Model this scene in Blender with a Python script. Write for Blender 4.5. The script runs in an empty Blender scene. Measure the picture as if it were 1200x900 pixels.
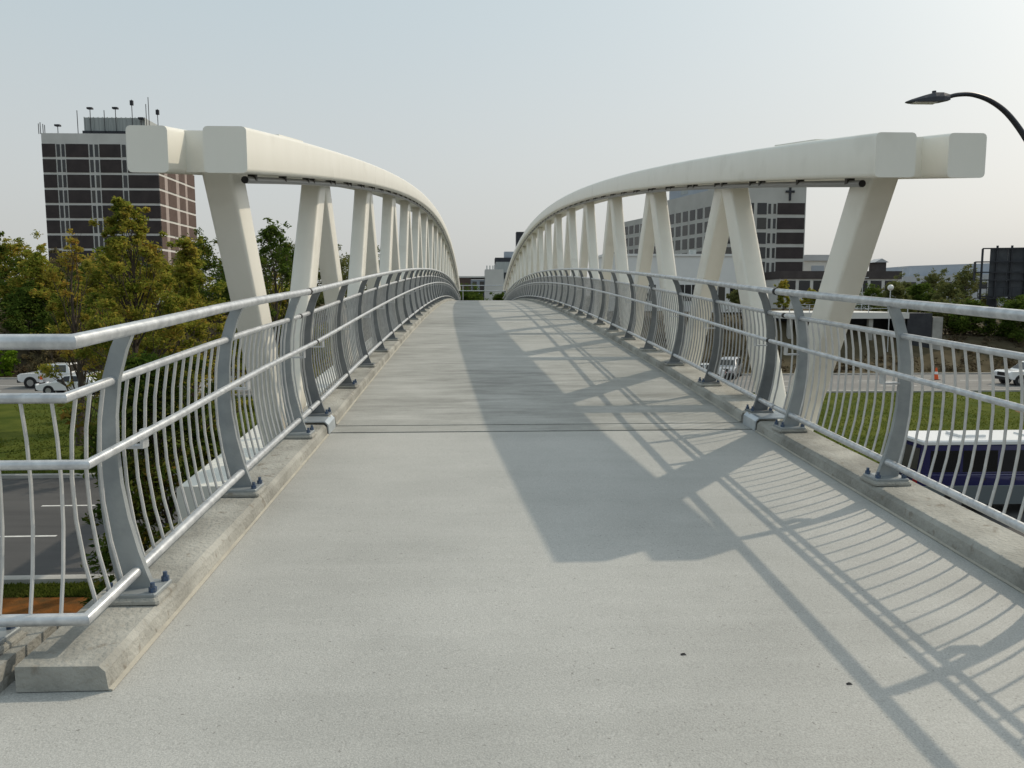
import bpy, bmesh, math, random
from mathutils import Vector, Matrix, Quaternion
S = bpy.context.scene
COL = S.collection
rad = math.radians

# ------------------------------------------------------------------ camera
CX = -0.6226
cam = bpy.data.cameras.new("camera")
cam_o = bpy.data.objects.new("camera", cam)
COL.objects.link(cam_o)
S.camera = cam_o
PITCH, YAW, ROLL, FPX = 0.10811, 0.04622, -0.00072, 917.86
fw = Vector((math.sin(YAW) * math.cos(PITCH), math.cos(YAW) * math.cos(PITCH), -math.sin(PITCH)))
rt = Vector((math.cos(YAW), -math.sin(YAW), 0))
up = rt.cross(fw)
c_, s_ = math.cos(ROLL), math.sin(ROLL)
rt, up = c_ * rt + s_ * up, c_ * up - s_ * rt
M = Matrix((rt, up, -fw)).transposed().to_4x4()
M.translation = Vector((CX, 0, 0))
cam_o.matrix_world = M
cam.sensor_width = 36
cam.lens = 36 * FPX / 1200
cam.clip_start = 0.05
cam.clip_end = 6000

# ------------------------------------------------------------------ sky, sun, exposure
SUN_DIR = Vector((0.95, 0.59, 1.0)).normalized()
SUN_EL = math.asin(SUN_DIR.z)
SUN_AZ = math.atan2(SUN_DIR.x, SUN_DIR.y)
w = bpy.data.worlds.new("World")
S.world = w
w.use_nodes = True
nt = w.node_tree
bg = nt.nodes["Background"]
sky = nt.nodes.new("ShaderNodeTexSky")
sky.sky_type = 'NISHITA'
sky.sun_disc = False
sky.sun_elevation = SUN_EL
sky.sun_rotation = SUN_AZ
sky.altitude = 200
sky.air_density = 1.0
sky.dust_density = 7.0
sky.ozone_density = 1.5
hsv = nt.nodes.new("ShaderNodeHueSaturation")
hsv.inputs["Saturation"].default_value = 0.45
mixs = nt.nodes.new("ShaderNodeMix")
mixs.data_type = 'RGBA'
mixs.inputs[0].default_value = 0.60
# smoke haze: paler and greyer towards the horizon, all the way round
tc = nt.nodes.new("ShaderNodeTexCoord")
sep = nt.nodes.new("ShaderNodeSeparateXYZ")
nt.links.new(tc.outputs["Generated"], sep.inputs[0])
hz = nt.nodes.new("ShaderNodeValToRGB")
hz.color_ramp.interpolation = 'EASE'
hz.color_ramp.elements[0].position = 0.0
hz.color_ramp.elements[0].color = (0.80, 0.82, 0.805, 1)
hz.color_ramp.elements[1].position = 0.42
hz.color_ramp.elements[1].color = (0.63, 0.775, 0.845, 1)
nt.links.new(sep.outputs[2], hz.inputs[0])
hzs = nt.nodes.new("ShaderNodeVectorMath")
hzs.operation = 'SCALE'
hzs.inputs[3].default_value = 10.7
nt.links.new(hz.outputs[0], hzs.inputs[0])
nt.links.new(hzs.outputs[0], mixs.inputs[7])
nt.links.new(sky.outputs[0], hsv.inputs["Color"])
warm = nt.nodes.new("ShaderNodeMix")
warm.data_type = 'RGBA'
warm.blend_type = 'MULTIPLY'
warm.inputs[0].default_value = 1.0
warm.inputs[7].default_value = (1.04, 0.97, 0.88, 1)
nt.links.new(hsv.outputs[0], warm.inputs[6])
nt.links.new(warm.outputs[2], mixs.inputs[6])
nt.links.new(mixs.outputs[2], bg.inputs[0])
bg.inputs[1].default_value = 0.10
sun = bpy.data.lights.new("sun", 'SUN')
sun.energy = 2.15
sun.angle = rad(0.6)
sun.color = (1.0, 0.87, 0.68)
sun_o = bpy.data.objects.new("sun", sun)
COL.objects.link(sun_o)
sun_o.rotation_mode = 'QUATERNION'
sun_o.rotation_quaternion = (-SUN_DIR).to_track_quat('-Z', 'Y')
sun_o.location = (40, 25, 60)
vs = S.view_settings
vs.view_transform = 'Standard'
vs.look = 'None'
vs.gamma = 1
vs.use_curve_mapping = False
vs.exposure = 0.0
S.cycles.max_bounces = 6
S.cycles.use_denoising = True

# ------------------------------------------------------------------ materials
def mat(name, col, rough=0.8, metal=0.0, col2=None, scale=4.0, stretch=(1, 1, 1), amt=1.0, detail=5,
        speck=None, bump=0.0, bscale=60.0, spec=0.4, lo=0.35, hi=0.65, coat=0.0):
    m = bpy.data.materials.new(name)
    m.use_nodes = True
    n, l = m.node_tree.nodes, m.node_tree.links
    b = n["Principled BSDF"]
    b.inputs["Roughness"].default_value = rough
    b.inputs["Metallic"].default_value = metal
    b.inputs["Specular IOR Level"].default_value = spec
    b.inputs["Coat Weight"].default_value = coat
    c = tuple(col) + (1,)
    b.inputs["Base Color"].default_value = c
    out = None
    if col2 is not None or speck is not None or bump:
        g = n.new("ShaderNodeNewGeometry")
        mp = n.new("ShaderNodeMapping")
        mp.inputs["Scale"].default_value = stretch
        l.new(g.outputs["Position"], mp.inputs[0])
    if col2 is not None:
        nz = n.new("ShaderNodeTexNoise")
        nz.inputs["Scale"].default_value = scale
        nz.inputs["Detail"].default_value = detail
        nz.inputs["Roughness"].default_value = 0.6
        l.new(mp.outputs[0], nz.inputs["Vector"])
        r = n.new("ShaderNodeValToRGB")
        r.color_ramp.elements[0].position = lo
        r.color_ramp.elements[1].position = hi
        r.color_ramp.elements[0].color = c
        r.color_ramp.elements[1].color = tuple(col2) + (1,)
        l.new(nz.outputs[0], r.inputs[0])
        out = r.outputs[0]
    if speck is not None:          # (scale, dark colour, threshold, strength)
        n2 = n.new("ShaderNodeTexNoise")
        n2.inputs["Scale"].default_value = speck[0]
        n2.inputs["Detail"].default_value = 3
        l.new(g.outputs["Position"], n2.inputs["Vector"])
        r2 = n.new("ShaderNodeValToRGB")
        r2.color_ramp.elements[0].position = speck[2] - 0.05
        r2.color_ramp.elements[1].position = speck[2] + 0.05
        r2.color_ramp.elements[0].color = (0, 0, 0, 1)
        r2.color_ramp.elements[1].color = (speck[3],) * 3 + (1,)
        l.new(n2.outputs[0], r2.inputs[0])
        mx = n.new("ShaderNodeMix")
        mx.data_type = 'RGBA'
        l.new(r2.outputs[0], mx.inputs[0])
        if out:
            l.new(out, mx.inputs[6])
        else:
            mx.inputs[6].default_value = c
        mx.inputs[7].default_value = tuple(speck[1]) + (1,)
        out = mx.outputs[2]
    if out:
        l.new(out, b.inputs["Base Color"])
    if bump:
        n3 = n.new("ShaderNodeTexNoise")
        n3.inputs["Scale"].default_value = bscale
        n3.inputs["Detail"].default_value = 6
        l.new(mp.outputs[0], n3.inputs["Vector"])
        bp = n.new("ShaderNodeBump")
        bp.inputs["Strength"].default_value = bump
        bp.inputs["Distance"].default_value = 0.02
        l.new(n3.outputs[0], bp.inputs["Height"])
        l.new(bp.outputs[0], b.inputs["Normal"])
    return m

def deck_mat(name, c1, c2, c3, speckle, streak, stst=(0.7, 7.0, 1)):
    """concrete: blotches, transverse broom streaks, fine aggregate"""
    m = bpy.data.materials.new(name)
    m.use_nodes = True
    n, l = m.node_tree.nodes, m.node_tree.links
    b = n["Principled BSDF"]
    b.inputs["Roughness"].default_value = 0.60
    b.inputs["Specular IOR Level"].default_value = 0.42
    g = n.new("ShaderNodeNewGeometry")
    def noise(scale, stretch, detail, rough=0.6):
        mp = n.new("ShaderNodeMapping")
        mp.inputs["Scale"].default_value = stretch
        l.new(g.outputs["Position"], mp.inputs[0])
        z = n.new("ShaderNodeTexNoise")
        z.inputs["Scale"].default_value = scale
        z.inputs["Detail"].default_value = detail
        z.inputs["Roughness"].default_value = rough
        l.new(mp.outputs[0], z.inputs["Vector"])
        return z.outputs[0]
    def ramp(x, a, bb, ca, cb):
        r = n.new("ShaderNodeValToRGB")
        r.color_ramp.elements[0].position = a
        r.color_ramp.elements[1].position = bb
        r.color_ramp.elements[0].color = tuple(ca) + (1,)
        r.color_ramp.elements[1].color = tuple(cb) + (1,)
        l.new(x, r.inputs[0])
        return r.outputs[0]
    def mix(f, a, bb, mode='MIX', fac=None):
        x = n.new("ShaderNodeMix")
        x.data_type = 'RGBA'
        x.blend_type = mode
        if fac is None:
            l.new(f, x.inputs[0])
        else:
            x.inputs[0].default_value = fac
        l.new(a, x.inputs[6])
        l.new(bb, x.inputs[7])
        return x.outputs[2]
    blot = noise(0.55, (1, 1, 1), 7, 0.62)
    base = ramp(blot, 0.34, 0.66, c1, c2)
    st = noise(1.0, stst, 8, 0.68)
    stc = ramp(st, 0.42, 0.72, (0, 0, 0), (streak,) * 3)
    c3n = n.new("ShaderNodeRGB")
    c3n.outputs[0].default_value = tuple(c3) + (1,)
    base = mix(stc, base, c3n.outputs[0])
    fine = noise(150, (1, 1, 1), 3, 0.7)
    f1 = ramp(fine, 0.32, 0.68, (0.5 + speckle * -0.5,) * 3, (0.5 + speckle * 0.5,) * 3)
    base = mix(None, base, f1, 'OVERLAY', 0.85)
    sp = noise(55, (1, 1, 1), 2, 0.5)
    spk = ramp(sp, 0.68, 0.74, (1, 1, 1), (0.62, 0.61, 0.6))
    base = mix(None, base, spk, 'MULTIPLY', 1.0)
    l.new(base, b.inputs["Base Color"])
    bp = n.new("ShaderNodeBump")
    bp.inputs["Strength"].default_value = 0.5
    bp.inputs["Distance"].default_value = 0.004
    l.new(fine, bp.inputs["Height"])
    l.new(bp.outputs[0], b.inputs["Normal"])
    return m

MT = {}
MT['slab'] = deck_mat("approach concrete", (0.325, 0.329, 0.316), (0.43, 0.434, 0.418), (0.475, 0.478, 0.462), 0.27, 0.28)
MT['deck'] = deck_mat("bridge deck concrete", (0.225, 0.227, 0.212), (0.37, 0.374, 0.355), (0.47, 0.474, 0.455), 0.25, 0.85, (1.1, 4.0, 1))
MT['kerb'] = mat("kerb concrete", (0.22, 0.218, 0.198), 0.9, col2=(0.41, 0.41, 0.38), scale=2.2, detail=9, speck=(14, (0.2, 0.18, 0.15), 0.66, 0.7), bump=0.6, bscale=45)
MT['conc'] = mat("grey concrete", (0.28, 0.275, 0.255), 0.9, col2=(0.40, 0.39, 0.37), scale=1.2, detail=8, bump=0.3, bscale=20)
MT['seal'] = mat("joint sealant", (0.47, 0.45, 0.385), 0.6, col2=(0.36, 0.345, 0.30), scale=8)
MT['dark'] = mat("black rubber", (0.02, 0.02, 0.022), 0.6)
MT['galv'] = mat("galvanised pipe", (0.46, 0.48, 0.505), 0.42, 0.65, col2=(0.67, 0.69, 0.71), scale=14, detail=6, bump=0.05, bscale=80)
MT['galvp'] = mat("galvanised plate", (0.265, 0.292, 0.308), 0.46, 0.4, col2=(0.36, 0.388, 0.40), scale=5, detail=7, bump=0.05, bscale=60)
MT['galvd'] = mat("darker galvanised plate", (0.135, 0.148, 0.158), 0.5, 0.35, col2=(0.20, 0.215, 0.226), scale=3, detail=7, bump=0.05, bscale=60)  # deeper grey than the approach plates, for bridge posts and base plates
MT['bald'] = mat("darker galvanised bar", (0.33, 0.34, 0.345), 0.5, 0.5, col2=(0.44, 0.45, 0.455), scale=8)  # deeper grey than the approach bars, for bridge balusters
MT['bal'] = mat("galvanised bar", (0.50, 0.51, 0.51), 0.5, 0.5, col2=(0.62, 0.62, 0.61), scale=12)
MT['bolt'] = mat("blue coated bolt", (0.045, 0.085, 0.17), 0.45, 0.5, col2=(0.12, 0.15, 0.2), scale=60)
MT['cream'] = mat("cream steel paint", (0.765, 0.75, 0.68), 0.36, 0.0, col2=(0.82, 0.805, 0.74), scale=1.5, stretch=(2.2, 2.2, 0.6), detail=9, spec=0.5, bump=0.03, bscale=3, lo=0.25, hi=0.7, speck=(1.9, (0.62, 0.60, 0.53), 0.63, 0.36))
MT['led'] = mat("grey light tube", (0.28, 0.28, 0.28), 0.4, 0.5)
MT['clamp'] = mat("dark clamp", (0.05, 0.045, 0.04), 0.6)
MT['coverp'] = mat("steel cover plate", (0.42, 0.47, 0.52), 0.4, 0.6, col2=(0.55, 0.6, 0.64), scale=8)
MT['asph'] = mat("asphalt", (0.058, 0.057, 0.058), 0.9, col2=(0.085, 0.083, 0.083), scale=0.5, detail=9, stretch=(0.25, 1.6, 1), bump=0.2, bscale=30)
MT['asphf'] = mat("pale asphalt", (0.16, 0.155, 0.15), 0.9, col2=(0.22, 0.215, 0.205), scale=0.4, detail=8, stretch=(0.2, 1.5, 1))
MT['line'] = mat("road paint", (0.72, 0.72, 0.70), 0.7, col2=(0.55, 0.55, 0.53), scale=6)
MT['ground'] = mat("dry ground", (0.055, 0.048, 0.03), 1.0, col2=(0.115, 0.095, 0.062), scale=0.35, detail=9, spec=0.03)
MT['lawn'] = mat("lawn", (0.045, 0.066, 0.012), 1.0, col2=(0.095, 0.110, 0.022), scale=0.35, detail=10, bump=0.8, bscale=9, spec=0.03)
MT['soil'] = mat("bare soil", (0.12, 0.075, 0.042), 1.0, col2=(0.21, 0.15, 0.095), scale=0.7, detail=10, bump=0.8, bscale=6, spec=0.03)
MT['rust'] = mat("orange mulch", (0.20, 0.075, 0.02), 1.0, col2=(0.09, 0.05, 0.02), scale=2.5, detail=10, bump=1, bscale=15, spec=0.03)
MT['bank'] = mat("brushy bank", (0.085, 0.075, 0.05), 1.0, col2=(0.16, 0.135, 0.095), scale=0.6, detail=11, bump=1, bscale=5, spec=0.03)
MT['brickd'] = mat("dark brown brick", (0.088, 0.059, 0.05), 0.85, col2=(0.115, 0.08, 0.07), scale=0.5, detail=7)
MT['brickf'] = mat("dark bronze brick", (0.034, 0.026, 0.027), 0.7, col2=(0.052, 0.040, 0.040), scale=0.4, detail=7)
MT['pil'] = mat("dusty pilaster", (0.33, 0.275, 0.255), 0.85, col2=(0.39, 0.33, 0.31), scale=0.4)
MT['fascia'] = mat("brown fascia", (0.060, 0.050, 0.050), 0.8, col2=(0.08, 0.068, 0.066), scale=0.4)
MT['whitep'] = mat("white painted wall", (0.74, 0.745, 0.74), 0.8, col2=(0.79, 0.79, 0.78), scale=0.2)
MT['whitec'] = mat("white precast concrete", (0.58, 0.575, 0.555), 0.85, col2=(0.66, 0.655, 0.63), scale=0.25, detail=7)
MT['beigew'] = mat("beige precast concrete", (0.45, 0.445, 0.42), 0.85, col2=(0.52, 0.515, 0.49), scale=0.2, detail=7)
MT['glass'] = mat("dark window glass", (0.012, 0.014, 0.018), 0.12, 0.0, spec=0.5)
_n, _l = MT['glass'].node_tree.nodes, MT['glass'].node_tree.links
_oi = _n.new("ShaderNodeObjectInfo")
_r = _n.new("ShaderNodeValToRGB")
_r.color_ramp.interpolation = 'CONSTANT'
_r.color_ramp.elements[0].color = (0.010, 0.012, 0.016, 1)
_r.color_ramp.elements[1].position = 0.35
_r.color_ramp.elements[1].color = (0.020, 0.022, 0.027, 1)
for _p, _c in ((0.62, (0.032, 0.034, 0.038, 1)), (0.84, (0.04, 0.039, 0.037, 1)), (0.96, (0.075, 0.072, 0.065, 1))):
    _e = _r.color_ramp.elements.new(_p)
    _e.color = _c
_l.new(_oi.outputs["Random"], _r.inputs[0])
_l.new(_r.outputs[0], _n["Principled BSDF"].inputs["Base Color"])
MT['mech'] = mat("grey plant screen", (0.34, 0.37, 0.37), 0.7, 0.0, col2=(0.44, 0.47, 0.47), scale=0.9, stretch=(3, 3, 0.3))
MT['bluem'] = mat("blue grey cladding", (0.33, 0.37, 0.43), 0.6, 0.0, col2=(0.39, 0.43, 0.48), scale=0.2)
MT['dkmet'] = mat("dark steel", (0.025, 0.027, 0.035), 0.6, 0.3, col2=(0.05, 0.052, 0.06), scale=0.8)
MT['boardp'] = mat("billboard back sheet", (0.05, 0.055, 0.065), 0.7, 0.2, col2=(0.085, 0.09, 0.10), scale=0.7)
MT['lampm'] = mat("dark lamp paint", (0.045, 0.05, 0.062), 0.45, 0.4)
MT['roofg'] = mat("grey roof", (0.44, 0.455, 0.48), 0.7, 0.0, col2=(0.50, 0.515, 0.54), scale=0.3)
MT['bark'] = mat("bark", (0.05, 0.038, 0.028), 0.95, col2=(0.10, 0.082, 0.065), scale=5, stretch=(3, 3, 0.6), bump=0.7, bscale=14)
MT['tyre'] = mat("tyre rubber", (0.016, 0.016, 0.017), 0.8)
MT['rim'] = mat("wheel rim", (0.35, 0.36, 0.37), 0.3, 0.8)
MT['carw'] = mat("white car paint", (0.74, 0.75, 0.76), 0.25, 0.0, coat=0.5)
MT['cars'] = mat("silver car paint", (0.42, 0.43, 0.45), 0.3, 0.5, coat=0.5)
MT['blue'] = mat("blue coach paint", (0.010, 0.012, 0.085), 0.25, 0.0, coat=0.5)
MT['skirt'] = mat("grey van skirt", (0.12, 0.14, 0.15), 0.5)
MT['trim'] = mat("black car trim", (0.02, 0.02, 0.022), 0.5)
MT['redl'] = mat("red lamp lens", (0.35, 0.01, 0.01), 0.25)
MT['hlamp'] = mat("clear lamp lens", (0.7, 0.72, 0.75), 0.15)
MT['cone'] = mat("orange cone", (0.72, 0.10, 0.02), 0.6)
MT['plate'] = mat("number plate", (0.6, 0.6, 0.6), 0.5)
MT['globe'] = mat("white lamp globe", (0.75, 0.75, 0.73), 0.35)

def leaf_mat(name, cols, trans=0.35):
    m = bpy.data.materials.new(name)
    m.use_nodes = True
    n, l = m.node_tree.nodes, m.node_tree.links
    n.remove(n["Principled BSDF"])
    out = n["Material Output"]
    g = n.new("ShaderNodeNewGeometry")
    r = n.new("ShaderNodeValToRGB")
    r.color_ramp.elements[0].position = 0.0
    r.color_ramp.elements[0].color = tuple(cols[0]) + (1,)
    r.color_ramp.elements[1].position = 1.0
    r.color_ramp.elements[1].color = tuple(cols[-1]) + (1,)
    for i, c in enumerate(cols[1:-1]):
        e = r.color_ramp.elements.new((i + 1) / (len(cols) - 1))
        e.color = tuple(c) + (1,)
    nz = n.new("ShaderNodeTexNoise")
    nz.inputs["Scale"].default_value = 0.75
    nz.inputs["Detail"].default_value = 3
    l.new(g.outputs["Position"], nz.inputs["Vector"])
    mr = n.new("ShaderNodeMapRange")
    mr.inputs[1].default_value = 0.3
    mr.inputs[2].default_value = 0.7
    l.new(nz.outputs[0], mr.inputs[0])
    mx = n.new("ShaderNodeMix")
    mx.inputs[0].default_value = 0.5
    l.new(g.outputs["Random Per Island"], mx.inputs[2])
    l.new(mr.outputs[0], mx.inputs[3])
    l.new(mx.outputs[0], r.inputs[0])
    d = n.new("ShaderNodeBsdfDiffuse")
    t = n.new("ShaderNodeBsdfTranslucent")
    ms = n.new("ShaderNodeMixShader")
    ms.inputs[0].default_value = trans
    l.new(r.outputs[0], d.inputs[0])
    l.new(r.outputs[0], t.inputs[0])
    l.new(d.outputs[0], ms.inputs[1])
    l.new(t.outputs[0], ms.inputs[2])
    l.new(ms.outputs[0], out.inputs[0])
    return m
LF = {}
LF['autumn'] = leaf_mat("autumn yellow green leaves", [(0.06, 0.12, 0.02), (0.17, 0.215, 0.034), (0.29, 0.29, 0.05), (0.40, 0.33, 0.065), (0.44, 0.22, 0.06)], 0.6)
LF['orange'] = leaf_mat("orange tinted leaves", [(0.14, 0.17, 0.03), (0.27, 0.26, 0.045), (0.38, 0.29, 0.055), (0.46, 0.22, 0.065)], 0.6)
LF['dgreen'] = leaf_mat("deep green leaves", [(0.025, 0.055, 0.012), (0.05, 0.09, 0.016), (0.085, 0.125, 0.022), (0.15, 0.145, 0.03), (0.24, 0.12, 0.03)])
LF['green'] = leaf_mat("mid green leaves", [(0.05, 0.085, 0.018), (0.08, 0.125, 0.024), (0.15, 0.19, 0.04)], 0.5)
LF['olive'] = leaf_mat("olive leaves", [(0.10, 0.125, 0.045), (0.15, 0.165, 0.06), (0.21, 0.20, 0.075)])
LF['bright'] = leaf_mat("bright green leaves", [(0.09, 0.17, 0.015), (0.14, 0.24, 0.02), (0.19, 0.27, 0.03)])
LF['brown'] = leaf_mat("brown twigs and leaves", [(0.08, 0.07, 0.04), (0.15, 0.13, 0.07), (0.19, 0.13, 0.055)])
LF['brush'] = leaf_mat("dry brush", [(0.035, 0.028, 0.018), (0.07, 0.055, 0.035), (0.11, 0.085, 0.055), (0.07, 0.08, 0.03)], 0.2)
LF['grass'] = leaf_mat("grass blades", [(0.06, 0.085, 0.014), (0.10, 0.125, 0.022), (0.15, 0.155, 0.04)], 0.5)

# ------------------------------------------------------------------ object helpers
WP = {}
def link(name, mesh, parent=None, world=(0, 0, 0), rotz=0.0):
    o = bpy.data.objects.new(name, mesh)
    COL.objects.link(o)
    wv = Vector(world)
    if parent is not None:
        o.parent = parent
        o.location = wv - WP[parent]
    else:
        o.location = wv
    o.rotation_euler = (0, 0, rotz)
    WP[o] = wv
    return o

def tag(o, label=None, cat=None, group=None, kind=None):
    if label: o['label'] = label
    if cat: o['category'] = cat
    if group: o['group'] = group
    if kind: o['kind'] = kind
    return o

def thing(name, label, cat, loc=(0, 0, 0), rotz=0.0, group=None):
    o = bpy.data.objects.new(name, None)
    COL.objects.link(o)
    o.empty_display_size = 0.3
    o.location = loc
    o.rotation_euler = (0, 0, rotz)
    WP[o] = Vector(loc)
    return tag(o, label, cat, group)

class MB:
    """collects polygons for one mesh"""
    def __init__(s):
        s.v, s.f = [], []
    def add(s, vs, fs):
        k = len(s.v)
        s.v += [tuple(p) for p in vs]
        s.f += [tuple(i + k for i in f) for f in fs]
        return s
    def box(s, x0, x1, y0, y1, z0, z1):
        return s.add([(x0, y0, z0), (x1, y0, z0), (x1, y1, z0), (x0, y1, z0), (x0, y0, z1), (x1, y0, z1), (x1, y1, z1), (x0, y1, z1)],
                     [(0, 3, 2, 1), (4, 5, 6, 7), (0, 1, 5, 4), (1, 2, 6, 5), (2, 3, 7, 6), (3, 0, 4, 7)])
    def bbox(s, x0, x1, y0, y1, z0, z1, b=0.01):
        """box with chamfered vertical and top edges"""
        ring = lambda i, z: [(x0 + i + b, y0 + i, z), (x1 - i - b, y0 + i, z), (x1 - i, y0 + i + b, z), (x1 - i, y1 - i - b, z),
                             (x1 - i - b, y1 - i, z), (x0 + i + b, y1 - i, z), (x0 + i, y1 - i - b, z), (x0 + i, y0 + i + b, z)]
        vs = ring(0, z0) + ring(0, z1 - b) + ring(b * 0.8, z1)
        fs = [tuple(range(7, -1, -1)), tuple(range(16, 24))]
        for r in (0, 8):
            for i in range(8):
                j = (i + 1) % 8
                fs.append((r + i, r + j, r + 8 + j, r + 8 + i))
        return s.add(vs, fs)
    def tube(s, pts, r, n=8, caps=True):
        pts = [Vector(p) for p in pts]
        rs = r if isinstance(r, (list, tuple)) else [r] * len(pts)
        vs, fs = [], []
        ref = Vector((0, 0, 1)) if abs((pts[-1] - pts[0]).normalized().z) < 0.9 else Vector((1, 0, 0))
        for i, p in enumerate(pts):
            t = (pts[min(i + 1, len(pts) - 1)] - pts[max(i - 1, 0)]).normalized()
            a = t.cross(ref).normalized()
            b = a.cross(t)
            sc = 1.0
            if 0 < i < len(pts) - 1:
                d = (pts[i + 1] - pts[i]).normalized().dot((pts[i] - pts[i - 1]).normalized())
                sc = 1.0
            for k in range(n):
                an = 2 * math.pi * k / n
                vs.append(p + rs[i] * (a * math.cos(an) + b * math.sin(an)) * sc)
        for i in range(len(pts) - 1):
            for k in range(n):
                j = (k + 1) % n
                fs.append((i * n + k, (i + 1) * n + k, (i + 1) * n + j, i * n + j))
        if caps:
            fs.append(tuple(range(n)))
            fs.append(tuple((len(pts) - 1) * n + k for k in range(n - 1, -1, -1)))
        return s.add(vs, fs)
    def sweep(s, prof, path, caps=True):
        """prof: list of (x, z); path: list of (origin, xdir, zdir)"""
        n = len(prof)
        vs, fs = [], []
        for o, xd, zd in path:
            vs += [o + xd * p[0] + zd * p[1] for p in prof]
        for i in range(len(path) - 1):
            for k in range(n):
                j = (k + 1) % n
                fs.append((i * n + k, i * n + j, (i + 1) * n + j, (i + 1) * n + k))
        if caps:
            fs.append(tuple(range(n - 1, -1, -1)))
            fs.append(tuple((len(path) - 1) * n + k for k in range(n)))
        return s.add(vs, fs)
    def prism(s, poly, y0, y1):
        """poly in (x, z), extruded along y"""
        n = len(poly)
        vs = [(p[0], y0, p[1]) for p in poly] + [(p[0], y1, p[1]) for p in poly]
        fs = [tuple(range(n)), tuple(range(2 * n - 1, n - 1, -1))]
        for i in range(n):
            j = (i + 1) % n
            fs.append((i, i + n, j + n, j))
        return s.add(vs, fs)
    def cyl(s, c, axis, r, h, n=16):
        c = Vector(c)
        a = Vector(axis).normalized()
        return s.tube([c - a * h / 2, c + a * h / 2], r, n)
    def mesh(s, name, m, smooth=False, ang=40, fix=True):
        me = bpy.data.meshes.new(name)
        me.from_pydata(s.v, [], s.f)
        me.materials.append(m)
        if fix:
            bm = bmesh.new()
            bm.from_mesh(me)
            bmesh.ops.recalc_face_normals(bm, faces=bm.faces)
            bm.to_mesh(me)
            bm.free()
        if smooth:
            for p in me.polygons:
                p.use_smooth = True
            try:
                me.set_sharp_from_angle(angle=rad(ang))
            except Exception:
                pass
        return me
    def build(s, name, m, parent=None, world=None, smooth=False, rel=True, ang=40):
        """vertices given in world space; the object's origin goes to world (default: parent's origin)"""
        if world is None:
            world = WP[parent] if parent is not None else Vector((0, 0, 0))
        wv = Vector(world)
        if rel:
            s.v = [(p[0] - wv.x, p[1] - wv.y, p[2] - wv.z) for p in s.v]
        return link(name, s.mesh(name, m, smooth, ang), parent, wv)

_bc = {}
def boxpart(name, m, x0, x1, y0, y1, z0, z1, parent):
    """a box part; alike boxes share one mesh"""
    d = (m.name, round(x1 - x0, 3), round(y1 - y0, 3), round(z1 - z0, 3))
    if d not in _bc:
        hx, hy, hz = d[1] / 2, d[2] / 2, d[3] / 2
        _bc[d] = MB().box(-hx, hx, -hy, hy, -hz, hz).mesh(name, m, fix=False)
    return link(name, _bc[d], parent, ((x0 + x1) / 2, (y0 + y1) / 2, (z0 + z1) / 2))

# ------------------------------------------------------------------ bridge geometry
YJ0, YJ1, YC = 7.10, 7.43, 42.4
H0, SL, ZC = 1.5432, 0.04644, -0.076
DJ = 7.3
ZJ = -H0 + SL * DJ
BQ = (ZC - ZJ) / (DJ - YC) ** 2
def deckz(y):
    if y < DJ:
        return -H0 + SL * y
    if y > 2 * YC - DJ:
        return ZJ - SL * (y - (2 * YC - DJ))
    return ZC - BQ * (y - YC) ** 2
def chordz(y):
    return 3.4616 - 0.00192 * (y - YC) ** 2
def frange(a, b, st):
    n = max(1, int(round((b - a) / st)))
    return [a + (b - a) * i / n for i in range(n + 1)]
XV, ZV = Vector((1, 0, 0)), Vector((0, 0, 1))
GZ = -7.0
YE0, YE1 = 2 * YC - YJ1, 2 * YC - YJ0

# --- the footbridge: one welded thing
fb = thing('footbridge', 'cream steel footbridge with two arched trusses over a concrete walkway', 'footbridge', (0, YJ1, deckz(YJ1)))
mb = MB()
mb.sweep([(-2.33, 0), (2.33, 0), (2.33, -0.28), (-2.33, -0.28)], [(Vector((0, y, deckz(y))), XV, ZV) for y in frange(YJ1, YE0, 1.0)])
mb.build('deck', MT['deck'], fb)
for sx in (-1, 1):
    mb = MB()
    prof = [(sx * p[0], p[1]) for p in [(1.958, 0.004), (1.966, 0.074), (1.988, 0.096), (2.325, 0.100), (2.325, 0.004)]]
    mb.sweep(prof, [(Vector((0, y, deckz(y))), XV, ZV) for y in frange(YJ1 + 0.03, YE0 - 0.03, 0.8)])
    mb.build('kerb', MT['kerb'], fb)
    mb = MB()
    prof = [(sx * p[0], p[1]) for p in [(1.945, 0.003), (1.946, 0.007), (1.96, 0.011), (1.96, 0.003)]]
    mb.sweep(prof, [(Vector((0, y, deckz(y))), XV, ZV) for y in frange(YJ1 + 0.03, YE0 - 0.03, 0.8)])
    mb.build('kerb_sealant', MT['seal'], fb)

def rr(x0, x1, z0, z1, r=0.03):
    """rounded rectangle outline"""
    pts = []
    for cx, cz, a0 in ((x1 - r, z1 - r, 0), (x0 + r, z1 - r, 90), (x0 + r, z0 + r, 180), (x1 - r, z0 + r, 270)):
        for k in range(4):
            a = rad(a0 + 30 * k)
            pts.append((cx + r * math.cos(a), cz + r * math.sin(a)))
    return pts
NODES_T = [6.08] + [9.72 + 4.086 * k for k in range(17)] + [2 * YC - 6.08]
NODES_B = [7.78] + [(NODES_T[i] + NODES_T[i + 1]) / 2 for i in range(1, 17)] + [2 * YC - 7.78]
CH_A, CH_B = 5.4, 2 * YC - 5.4
def chord_path(a, b, st, dz):
    out = []
    for y in frange(a, b, st):
        sl = -2 * 0.00192 * (y - YC)
        nrm = Vector((0, -sl, 1)).normalized()
        if y in (a, b):
            nrm = Vector((0, 0, 1))
        out.append((Vector((0, y, chordz(y) + dz)), XV, nrm))
    return out
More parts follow.
